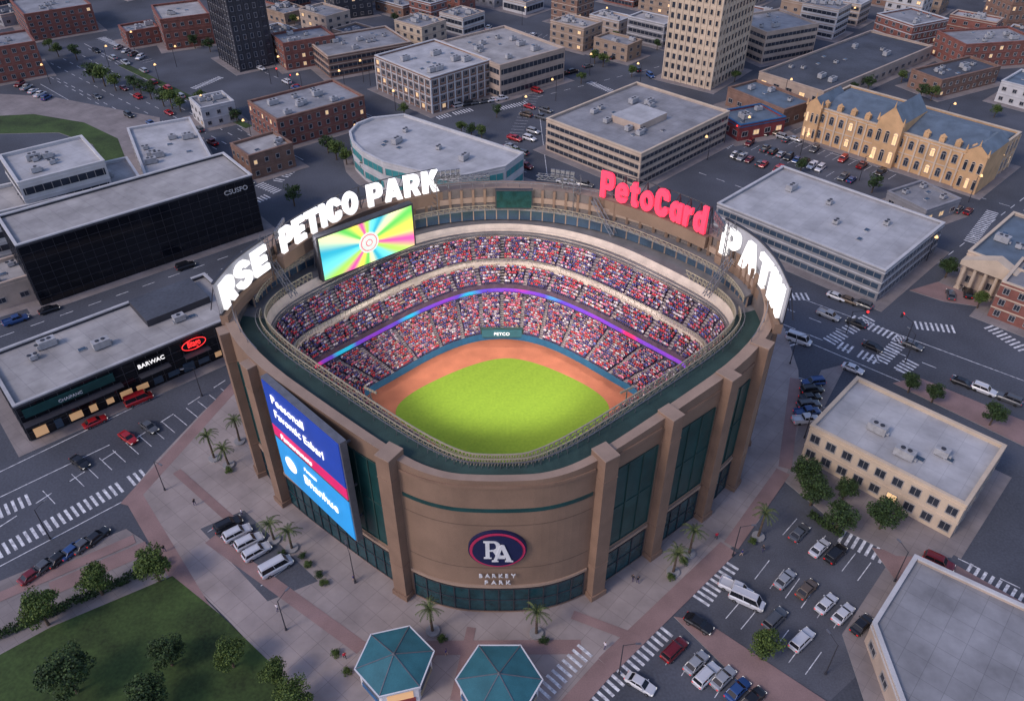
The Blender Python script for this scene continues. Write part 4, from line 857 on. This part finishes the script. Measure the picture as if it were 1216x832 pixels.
def car(kind,col,x,y,z,rz,label,group=None,detail=True,cat=None):
    k=(kind,col);cat=cat or {'sedan':'car','suv':'car','van':'van','pickup':'pickup truck'}[kind]
    if not detail:
        if k not in _cf:
            o_,wh,hl,tl,mir=carparts(kind);b=MB()
            def mrg(q,m): 
                o=len(b.v);b.v+=q.v;b.f+=[[i+o for i in f] for f in q.f];b.m+=[m]*len(q.f)
            mrg(o_['body'][0],0);mrg(o_['window'][0],1)
            for q,_ in wh: mrg(q,2)
            for q in hl: mrg(q,3)
            for q in tl: mrg(q,4)
            _cf[k]=b.mesh('parked_car',['car_'+col,'car_glass','tyre','headlight','taillight'])
        o=place(_cf[k],'parked_car',None,(x,y,z),rz);return tag(o,label,cat,group)
    if k not in _cp:
        r=bpy.data.objects.new('parked_'+('car' if kind in('sedan','suv') else kind.replace('pickup','pickup_truck')),None);o_,wh,hl,tl,mir=carparts(kind)
        ps=[place(o_['body'][0].mesh('body',['car_'+col],smooth=False),'body',r),place(o_['window'][0].mesh('window',['car_glass']),'window',r),place(mir.mesh('mirror',['car_'+col]),'mirror',r)]
        for q,q2 in wh:
            w=place(q.mesh('wheel',['tyre']),'wheel',r);rm=place(q2.mesh('rim',['rim']),'rim',w);KIDS[w.name]=[rm];ps.append(w)
        for q in hl: ps.append(place(q.mesh('headlight',['headlight']),'headlight',r))
        for q in tl: ps.append(place(q.mesh('taillight',['taillight']),'taillight',r))
        C.objects.link(r);KIDS[r.name]=ps;_cp[k]=r;o=r
    else: o=copytree(_cp[k])
    o.location=(x,y,z);o.rotation_euler=(0,0,rz)
    if 'group' in o: del o['group']
    return tag(o,label,cat,group)
near=[('suv','black',272,623,1,-.5,.124,'dark SUV, topmost in the short row beside the left plaza palms'),('suv','white',283,633,1,-.5,.124,'white car second from the top in the short row on the left plaza'),('suv','white',297,643,1,-.5,.124,'white SUV in the middle of the short row on the left plaza'),('suv','white',306,655,1,-.55,.124,'white SUV fourth from the top in the short row on the left plaza'),('van','white',329,673,1,-.55,.124,'white van at the bottom end of the short row on the left plaza'),
('sedan','red',114,500,1,-.45,0,'red car driving on the left street in front of the green shop board'),('van','red',166,474,1,-.4,0,'long red vehicle on the left street near the middle of the shop row'),('sedan','black',96,548,1,.7,0,'dark car parked alone on the left street'),('sedan','red',153,519,1,.7,0,'red car parked in the left street stalls'),('sedan','grey',178,506,1,.7,0,'grey car parked in the left street stalls beside the red one'),
('sedan','maroon',41,681,1,-.7,0,'dark red car at the left end of the row by the lower left kerb'),('sedan','grey',56,670,1,-.8,0,'grey car second from left in the row by the lower left kerb'),('sedan','black',73,661,1,-.8,0,'black car third from left in the row by the lower left kerb'),('sedan','blue',88,652,1,-.8,0,'dark blue car fourth from left in the row by the lower left kerb'),('sedan','grey',102,645,1,-.8,0,'grey car second from right in the row by the lower left kerb'),('sedan','black',116,637,1,-.8,0,'black car at the right end of the row by the lower left kerb'),
('sedan','grey',948,632,1,-1,.01,'grey car at the top left of the lower right parking lot'),('sedan','white',972,650,1,-1,.01,'white car beside a dark one in the top row of the lower right lot'),('suv','black',991,657,1,-1,.01,'dark SUV in the top row of the lower right lot'),('sedan','silver',931,687,1,-1,.01,'silver car at the left end of the middle row of the lower right lot'),('sedan','brown',957,699,1,-1,.01,'brown car in the middle row of the lower right lot'),('sedan','white',980,716,1,-1,.01,'white car in the middle row left of another white one'),('sedan','white',1000,728,1,-1,.01,'white car at the right end of the middle row of the lower right lot'),('suv','white',951,759,1,-1,.01,'white SUV alone in the lowest row beside the lot tree'),('pickup','white',873,698,1,.45,.01,'white pickup truck near the plaza edge of the lower right lot'),('van','white',886,712,1,.45,.01,'white van with roof rails beside the white pickup'),('suv','grey',919,734,1,-1,.01,'grey SUV beside the tree of the lower right lot'),('sedan','black',1022,741,1,-1,.01,'black car at the far right of the lower right lot'),
('sedan','black',829,740,1,.6,.13,'black car on the road below the plaza crossing'),('suv','maroon',800,771,1,-1,.02,'large dark red SUV on the road at the bottom right of centre'),('sedan','white',760,811,1,.6,.02,'white car with black roof rails at the bottom beside the crossing'),('sedan','silver',826,786,1,-1,.02,'silver car leftmost in the bottom row of stalls'),('suv','white',838,801,1,-1,.02,'white SUV second in the bottom row of stalls'),('sedan','silver',858,804,1,-1,.02,'silver car third in the bottom row of stalls'),('sedan','blue',875,818,1,-1,.02,'blue car fourth in the bottom row of stalls'),('sedan','black',893,829,1,-1,.02,'black car fifth in the bottom row of stalls cut by the frame'),
('suv','maroon',1113,667,1,.45,.11,'dark red SUV parked below the cream office building'),('sedan','white',1012,437,1,.4,0,'white car on the right street beside the pavement'),('sedan','black',1036,411,1,.4,0,'black car crossing the right junction'),('suv','black',1148,347,-.2,-1,0,'black SUV on the side street left of the columned hall'),('sedan','grey',1128,349,-.2,-1,0,'grey car on the side street behind the black SUV'),('van','white',948,403,1,.35,0,'white box van on the right street beside the stadium')]
for kd,cl,x,y,dx,dy,z,lab in near:
    p=W(x,y+3,0);car(kd,cl,p.x,p.y,z if z else .004,head(x,y,dx*6,dy*6),lab)
cw=['white','silver','black','grey','red','blue','white','black','maroon','brown']
def carrow(p0,p1,n,dx,dy,label,group,prob=.8,moving=False,detail=False):
    for i in range(n):
        if random.random()>prob: continue
        t=(i+.5)/n;x=p0[0]+(p1[0]-p0[0])*t;y=p0[1]+(p1[1]-p0[1])*t
        if moving: x+=random.uniform(-5,5);y+=random.uniform(-3,3)
        p=W(x,y);cl=random.choice(cw);car(random.choice(['sedan','sedan','suv','suv','pickup']),cl,p.x,p.y,.02,head(x,y,dx*5,dy*5)+(PI if random.random()<.4 else 0)+random.uniform(-.03,.03),f'{cl} {label}',f'{cl} cars {group}',detail)
carrow((966,452),(955,505),6,1,-.1,'car in the short column between stadium and cream office building','beside the cream office building',.95)
for a,b_ in [((885,170),(1015,217)),((905,158),(1062,212)),((945,151),(1090,204)),((870,185),(930,205))]: carrow(a,b_,14,-.9,.75,'car in the big lot in front of the station','in the lot in front of the station',.62)
carrow((1130,250),(1205,262),6,-.8,.8,'car in the lot between station and columned hall','between station and columned hall',.6)
for a,b_ in [((600,190),(640,105)),((612,196),(655,120))]: carrow(a,b_,9,1,.3,'car parked along the street left of the beige office block','left of the beige office block',.7)
for a,b_,n in [((110,55),(345,190),14),((85,70),(320,205),13),((70,88),(300,222),12)]: carrow(a,b_,n,1,.58,'car driving on the wide avenue at upper left','on the upper left avenue',.62,True)
carrow((330,95),(440,160),7,1,.5,'car beside the red brick building street','by the red brick building',.6,True)
carrow((300,82),(430,134),8,1,.45,'car on the street above the red brick building','above the red brick building',.6,True)
carrow((440,140),(640,205),8,1,.35,'car on the road behind the rear letters','on the road behind the stadium',.5,True)
carrow((660,90),(760,62),7,1,-.25,'car on the street left of the cream tower','left of the cream tower',.7,True)
carrow((560,32),(680,50),9,.8,-.8,'car in the lot above the beige building','in the lot above the beige building',.6)
carrow((120,48),(180,76),7,.9,-.5,'car in the top left lot','in the top left lot',.6)
carrow((540,128),(600,118),6,1,-.2,'car parked below the long beige building','below the long beige building',.8)
carrow((20,100),(60,120),5,.9,-.5,'car near the left edge above the curved lawn','above the curved lawn',.8);carrow((650,215),(700,222),4,1,.2,'car just behind the rear rim of the stadium','just behind the rear rim',.8)
carrow((940,355),(1100,420),5,1,.4,'car driving on the right street','on the right street',.6,True);carrow((1090,440),(1216,480),4,1,.4,'car on the far right street','on the far right street',.6,True)
carrow((0,392),(240,312),6,1,-.35,'car on the street behind the shop row','behind the shop row',.5,True)
carrow((880,150),(955,170),5,1,.3,'car by the red and blue shop','by the red and blue shop',.8,True)
carrow((700,60),(780,95),5,.8,.6,'car near the foot of the cream tower','at the cream tower foot',.7)
carrow((985,352),(1030,366),3,1,.4,'car along the kerb of the glazed hall','along the kerb of the glazed hall',1)
# ---------------------------------------------------------------- vegetation
def crown_mesh(seed,nc=26,nl=46,leaf=.18,m='leaf_dark',flat_=.8):
    r=np.random.default_rng(seed);b=MB()
    for c in range(nc):
        a=r.uniform(0,2*PI);rr=r.uniform(.10,.74);zz=r.uniform(-.55,.75)*flat_;k=math.sqrt(max(.05,1-(zz/flat_)**2*.7));cx,cy=rr*math.cos(a)*k,rr*math.sin(a)*k;cr=r.uniform(.22,.40)
        for l in range(nl):
            d=r.normal(size=3);d/=np.linalg.norm(d);p=np.array([cx,cy,zz])+d*cr*r.uniform(.6,1.05)*np.array([1,1,.75]);u=r.normal(size=3);u/=np.linalg.norm(u);v=np.cross(u,d+r.normal(size=3)*.4);v/=np.linalg.norm(v)+1e-6;s=leaf*r.uniform(.5,1.1)
            q=[p-u*s*.5,p+v*s*.36,p+u*s*.5,p-v*s*.36];b.add(q,[(0,1,2,3)])
    return b.mesh('crown',[m])
def trunk_mesh(seed):
    r=random.Random(seed);b=MB();b.tube((0,0,0),(0,0,.42),.035,.026,7)
    for k in range(5):
        a=k*2*PI/5+r.random();b.tube((0,0,.36+.03*k),(.22*math.cos(a),.22*math.sin(a),.66+.05*r.random()),.018,.006,5)
    b.tube((0,0,.42),(.02,.01,.8),.026,.008,6);return b.mesh('trunk',['trunk'])
CR=[crown_mesh(s,m=('leaf_dark' if s%2 else 'leaf_mid')) for s in range(5)];CRB=[crown_mesh(20+s,38,110,.125,m=('leaf_dark' if s%2 else 'leaf_mid')) for s in range(4)];TR=[trunk_mesh(s) for s in range(3)]
def tree(px,py,h,rad,label,group=None,big=False,v=None,base=True):
    p=W(px,py);r=thing('tree',label,'tree',(p.x,p.y,.1),random.uniform(0,6),group);t=place(random.choice(TR),'trunk',r);t.scale=(h,h,h)
    c=place((CRB if big else CR)[v if v is not None else random.randrange(4)],'crown',r,(0,0,h*.62));c.scale=(rad,rad,h*.42)
    return r
for x,y,h,rd,lab,v in [(190,690,7.5,3.5,'bushy green tree at the top corner of the lawn',0),(122,706,7,3.2,'tree second from the lawn corner along the hedge',0),(58,742,7.5,3.6,'tree third along the hedge at the left edge',2),(205,790,6,3.2,'dark tree in the middle of the lawn',1),(278,792,6,2.9,'small tree on the right part of the lawn',2),(92,822,8.5,4.7,'largest dark tree in the lower left corner of the lawn',1),(185,845,7,3.6,'tree at the bottom edge of the lawn left of centre',3),(330,812,5.5,2.4,'small tree at the lawn tip beside the path',0),(352,842,6,3.2,'tree at the bottom edge by the lawn tip',2),
 (952,575,6.5,3.3,'dark tree leftmost beside the cream office building',1),(962,600,6.5,3.4,'dark tree second beside the cream office building',3),(992,630,6.5,3.4,'dark tree third in the row above the lower right lot',1),(1044,628,6.5,3.6,'dark tree rightmost in the row above the lower right lot',3),(903,782,6.5,2.8,'tree standing on the island of the lower right lot',0),(1000,594,5.5,2.4,'small dark tree against the cream building wall',1),
 (1078,466,5,2.3,'small tree leftmost of the three across the right street',3),(1106,478,5,2.3,'small tree in the middle of the three across the right street',1),(1175,505,5.5,2.8,'small tree rightmost of the three across the right street',1),(1122,330,6,2.8,'tree beside the glazed hall end wall',1),(1160,366,5,2,'small tree left of the right edge brick building',0)]:
    tree(x,y,h,rd,lab,big=True,v=v)
for x,y,h in [(125,103,9),(112,98,8),(138,108,7),(92,72,7),(205,130,8),(195,127,7),(180,118,7),(160,108,6),(70,68,6),(232,58,6),(250,62,6),(215,133,6),(168,112,6),(60,60,5),(240,126,6),(262,138,6),(282,146,5)]: tree(x,y,h,h*.5,'green street tree along the upper left avenue','street trees along the upper left avenue')
for x,y,h in [(560,163,5),(548,160,5),(572,165,5),(400,190,7),(440,208,8),(452,205,7),(610,195,6),(412,196,6),(390,182,6)]: tree(x,y,h,h*.5,'green tree around the rounded pale building behind the stadium','trees around the rounded pale building')
for x,y,h in [(706,76,6),(716,80,6),(1035,229,6),(1105,120,6),(1092,118,6),(1030,108,6),(1145,105,5),(1070,98,5),(20,15,6),(500,30,6),(690,100,5),(1128,200,5),(1180,140,5),(750,92,5),(872,98,5),(640,62,5),(730,50,5),(1010,112,5),(1200,75,5),(350,30,5),(470,28,5),(620,52,5),(540,22,5),(780,60,5),(760,30,5),(1000,25,5),(1130,70,5),(590,140,5),(480,138,5),(950,205,5),(1060,62,5)]: tree(x,y,h,h*.48,'scattered dark city tree among the far upper blocks','scattered trees among the far upper blocks')
tree(350,245,7,3.2,'dark tree between the black glass block and the stadium rim');tree(1175,300,6,2.6,'dark tree in front of the columned portico')
def palm_mesh(seed):
    r=random.Random(seed);b=MB();n=17
    for k in range(n):
        a=2*PI*k/n+r.uniform(-.15,.15);up=r.uniform(.1,.9);L=r.uniform(1.7,2.3);prev=None;ca,sa=math.cos(a),math.sin(a)
        for i in range(7):
            t=i/6;x=L*t*(1-.15*up);z=up*L*.6*math.sin(t*2.2)-(1.0-up*.3)*L*.42*t*t;c=Vector((ca*x,sa*x,z))
            if prev is not None:
                d=(c-prev);side=Vector((-sa,ca,0))
                for s in (-1,1):
                    for j in range(2):
                        q=prev.lerp(c,j*.5);ll=.42*(1-.6*t);tip=q+side*s*ll+d*.6+Vector((0,0,-.18));b.add([q,q+d*.42,tip],[(0,1,2)])
                b.tube(prev,c,.025,n=3)
            prev=c
    return b.mesh('fronds',['leaf_palm'])
PM=[palm_mesh(s) for s in range(3)]
def palm(px,py,h,lab):
    p=W(px,py);r=thing('palm_tree',lab,'palm tree',(p.x,p.y,.12),random.uniform(0,6));b=MB();b.tube((0,0,0),(.1,.05,h*.5),.24,.17,8);b.tube((.1,.05,h*.5),(.12,.1,h),.17,.15,8)
    for k in range(int(h/.5)): b.tube((.1*min(1,k*.5/(h*.5)),.05,k*.5),(.1*min(1,k*.5/(h*.5)),.05,k*.5+.12),.23-.03*k*.5/h*2,n=8)
    me=b.mesh('trunk',['trunk']);place(me,'trunk',r);place(random.choice(PM),'fronds',r,(.12,.1,h)).scale=(1.12,1.12,1.12)
    b=MB();b.loft([[(1.1*math.cos(k*PI/6),1.1*math.sin(k*PI/6),z) for k in range(12)] for z in (0,.35)]);place(b.mesh('planter',['kerb_concrete']),'planter',r)
for x,y,h,l in [(285,525,5.6,'palm tree nearest the left street corner of the stadium'),(255,545,6,'palm tree left of the other two at the left street corner'),(272,553,4.5,'short palm at the left stadium corner nearest the plaza'),(326,642,4.5,'palm tree left of two beside the plaza parking row'),(347,652,4.8,'palm tree right of two beside the plaza parking row'),(514,750,6,'palm tree below the left front pillar'),(637,753,6,'palm tree in front of the curved front wall right of the emblem'),(799,680,5.2,'palm tree lower of the two beside the right stadium side'),(818,658,6.2,'palm tree upper of the two beside the right stadium side'),(900,638,6.2,'palm tree alone on the right plaza edge')]: palm(x,y,h,l)
def shrub(px,py,r_,lab,grp=None):
    p=W(px,py);o=place(random.choice(CR),'shrub',None,(p.x,p.y,.12+r_*.5),random.uniform(0,6));o.scale=(r_,r_,r_*.9);tag(o,lab,'shrub',grp)
for x,y in [(360,662),(366,672),(379,684),(385,694),(398,778),(412,800),(796,688),(812,668),(272,560),(893,645),(525,760),(646,762),(335,660)]: shrub(x,y,.95,'small round green shrub in the plaza planting','small round plaza shrubs')
def hedge(p0,p1,w,h,lab):
    a=W(*p0);b_=W(*p1);L=(b_-a).length;d=(b_-a).normalized();n=Vector((-d.y,d.x,0));m=MB();r=np.random.default_rng(3)
    for k in range(int(L*110)):
        t=r.uniform(0,L);s=r.uniform(-w/2,w/2);z=h*(.25+.75*r.random())+.15*math.sin(t*1.3);p=a+d*t+n*s;u=Vector(r.normal(size=3)).normalized()*.22;v=Vector(r.normal(size=3)).normalized()*.16
        m.add([(p.x-u.x,p.y-u.y,z-u.z),(p.x+v.x,p.y+v.y,z+v.z),(p.x+u.x,p.y+u.y,z+u.z),(p.x-v.x,p.y-v.y,z-v.z)],[(0,1,2,3)])
    tag(m.build('hedge','leaf_dark'),lab,'hedge')
hedge((-5,758),(200,668),1.6,1.2,'long clipped hedge along the upper side of the lawn');hedge((1000,638),(960,612),1.4,1.1,'short hedge above the lower right lot')
# ---------------------------------------------------------------- street lamps
def lampmesh():
    b=MB();b.tube((0,0,0),(0,0,.5),.2,.16,8);b.tube((0,0,.5),(0,0,7.5),.10,.07,6);p=MB();p.tube((0,0,7.4),(1.8,0,7.9),.05,n=5);hd=MB();hd.box((2.1,0,7.88),(.8,.28,.14));gl=MB();gl.box((2.1,0,7.79),(.6,.2,.04));return [(b,'pole','dark_steel'),(p,'arm','dark_steel'),(hd,'lamp_head','steel'),(gl,'lamp_lens','glow_white')]
LM=[(q.mesh(n,[m]),n) for q,n,m in lampmesh()]
for x,y,a,l in [(196,582,-.6,'street lamp at the left plaza corner'),(422,692,2,'street lamp on the plaza below the billboard'),(60,640,1,'street lamp by the lower left kerb row of cars'),(240,470,3.6,'street lamp on the stadium side of the left street'),(870,660,0,'street lamp at the right plaza edge by the crossing'),(735,800,0,'street lamp by the bottom right crossing'),(1062,690,2,'street lamp at the corner above the lower right lot'),(955,520,0,'street lamp between stadium and cream building'),(1075,430,2,'street lamp beside the right junction'),(938,432,0,'street lamp beside the right corner of the stadium'),(340,748,1,'street lamp on the path below the plaza parking row'),(980,800,2,'street lamp in the lower right lot')]:
    p=W(x,y);r=thing('street_lamp',l,'street lamp',(p.x,p.y,.1),a)
    for me,n in LM: place(me,n,r)
lm2=MB();lm2.tube((0,0,0),(0,0,8),.13,.09,5);lm2.tube((0,0,7.9),(1.5,0,8.2),.07,n=4);lm2.tube((1.5,0,8.35),(1.5,0,7.8),.24,.50,8,m=1);lmm=lm2.mesh('street_lamp',['dark_steel','glow_warm'])
for x,y in [(330,92),(432,98),(360,112),(300,60),(130,80),(190,100),(250,140),(300,170),(60,100),(420,178),(470,132),(620,140),(700,90),(760,100),(640,90),(880,165),(950,185),(1020,215),(1070,180),(930,120),(1120,150),(40,60),(620,30),(720,30),(1010,30),(1150,240),(1100,310),(345,75),(410,108),(500,120),(560,118),(590,90),(660,120),(840,190),(1000,140),(1180,210),(210,80),(160,60)]:
    p=W(x,y);tag(place(lmm,'street_lamp',None,(p.x,p.y,0),random.uniform(0,6)),'distant street lamp with warm light among the far upper streets','street lamp','distant street lamps with warm light')
# traffic lights
tl_=MB();tl_.tube((0,0,0),(0,0,6),.12,.1,5);tl_.tube((0,0,5.9),(3.2,0,6.2),.08,n=4);tl_.box((3.2,0,5.8),(.4,.4,1.1));tl_.tube((3.2,-.2,6.1),(3.2,-.45,6.1),.30,n=8,m=1);tlm=tl_.mesh('traffic_light',['dark_steel','glow_red'])
for x,y,a_ in [(322,100,0),(345,112,1.6),(440,102,0),(210,48,.5),(650,96,0),(1005,395,0),(1075,408,2),(860,170,0)]:
    p=W(x,y);tag(place(tlm,'traffic_light',None,(p.x,p.y,0),a_),'traffic light on a mast arm showing red at a street junction','traffic light','mast arm traffic lights showing red')
# ---------------------------------------------------------------- pedestrians
def person_mesh(shirt,pants):
    v=[(0,0,.95),(0,0,1.2),(0,0,1.42),(0,.0,1.52),(0,-.02,1.64),(0,-.02,1.74),(.1,0,.9),(.12,-.14,.5),(.12,-.06,.06),(.12,-.2,.04),(-.1,0,.9),(-.12,.1,.5),(-.12,.26,.1),(-.12,.14,.04),(.2,0,1.4),(.26,.08,1.14),(.26,0,.9),(-.2,0,1.4),(-.26,-.08,1.14),(-.26,-.16,.92)]
    e=[(0,1),(1,2),(2,3),(3,4),(4,5),(0,6),(6,7),(7,8),(8,9),(0,10),(10,11),(11,12),(12,13),(2,14),(14,15),(15,16),(2,17),(17,18),(18,19)]
    rad=[.15,.14,.15,.055,.1,.08,.095,.07,.05,.04,.095,.07,.05,.04,.07,.05,.035,.07,.05,.035]
    me=bpy.data.meshes.new('p');me.from_pydata(v,e,[]);o=bpy.data.objects.new('p',me);C.objects.link(o);m=o.modifiers.new('s','SKIN')
    for i,r in enumerate(rad): me.skin_vertices[0].data[i].radius=(r,r)
    me.skin_vertices[0].data[0].use_root=True
    s=o.modifiers.new('u','SUBSURF');s.levels=1;dg=bpy.context.evaluated_depsgraph_get();dg.update();out=bpy.data.meshes.new_from_object(o.evaluated_get(dg));bpy.data.objects.remove(o);out.materials.clear()
    for k in ('cloth_'+shirt,'cloth_'+pants,'skin','hair'): out.materials.append(M[k])
    for f in out.polygons:
        z=f.center.z;x=abs(f.center.x);f.material_index=3 if z>1.7 or (z>1.6 and f.center.y>.03) else 2 if z>1.5 or (x>.2 and z<1.05) else 0 if z>.93 else 1
    return out
pmz=[(person_mesh(a,b),a,b) for a,b in [('black','jeans'),('white','jeans'),('red','black'),('navy','tan')]]
for x,y,k,w in [(757,692,0,'on the right plaza, right of a pair'),(718,770,1,'beside the bottom right crossing'),(410,782,2,'left of the left kiosk'),(421,690,3,'below the billboard'),(751,690,0,'on the right plaza, left of a pair'),(196,655,0,'at the corner above the lawn'),(288,612,1,'beside the white SUVs'),(530,778,3,'between the two kiosks'),(850,640,2,'near the right stadium side'),(330,725,1,'below the white van'),(232,600,0,'on the left plaza'),(905,655,0,'by the lone right palm'),(880,660,3,'by the right plaza crossing')]:
    p=W(x,y);me,a,b_=pmz[k];tag(place(me,'person',None,(p.x,p.y,.125),random.uniform(0,6)),f'pedestrian in {a} top walking {w}','person')
# ---------------------------------------------------------------- light, camera
sc=bpy.context.scene;w=bpy.data.worlds.new('World');sc.world=w;w.use_nodes=True;n=w.node_tree.nodes;l=w.node_tree.links
sky=n.new('ShaderNodeTexSky');sky.sky_type='NISHITA';sky.sun_disc=False;EL=math.radians(40);AZ=math.radians(235);sky.sun_elevation=EL;sky.sun_rotation=AZ
mx=n.new('ShaderNodeMix');mx.data_type='RGBA';mx.blend_type='MULTIPLY';mx.inputs['Factor'].default_value=1;mx.inputs['B'].default_value=(1.17,1.07,1.18,1)
l.new(sky.outputs[0],mx.inputs['A']);l.new(mx.outputs['Result'],n['Background'].inputs['Color']);n['Background'].inputs['Strength'].default_value=.15
s=bpy.data.lights.new('sun','SUN');s.energy=1.35;s.angle=math.radians(14);s.color=(1,.87,.77);o=bpy.data.objects.new('sun',s);C.objects.link(o)
dirv=Vector((math.sin(AZ)*math.cos(EL),math.cos(AZ)*math.cos(EL),math.sin(EL)));o.rotation_euler=(-dirv).to_track_quat('-Z','Y').to_euler()
cam=bpy.data.cameras.new('camera');cam.sensor_width=36;cam.lens=F/1216*36;cam.clip_end=3000;co=bpy.data.objects.new('camera',cam);C.objects.link(co);co.location=(0,0,H);co.rotation_euler=(PI/2-PT,0,0);sc.camera=co
sc.view_settings.view_transform='Standard'
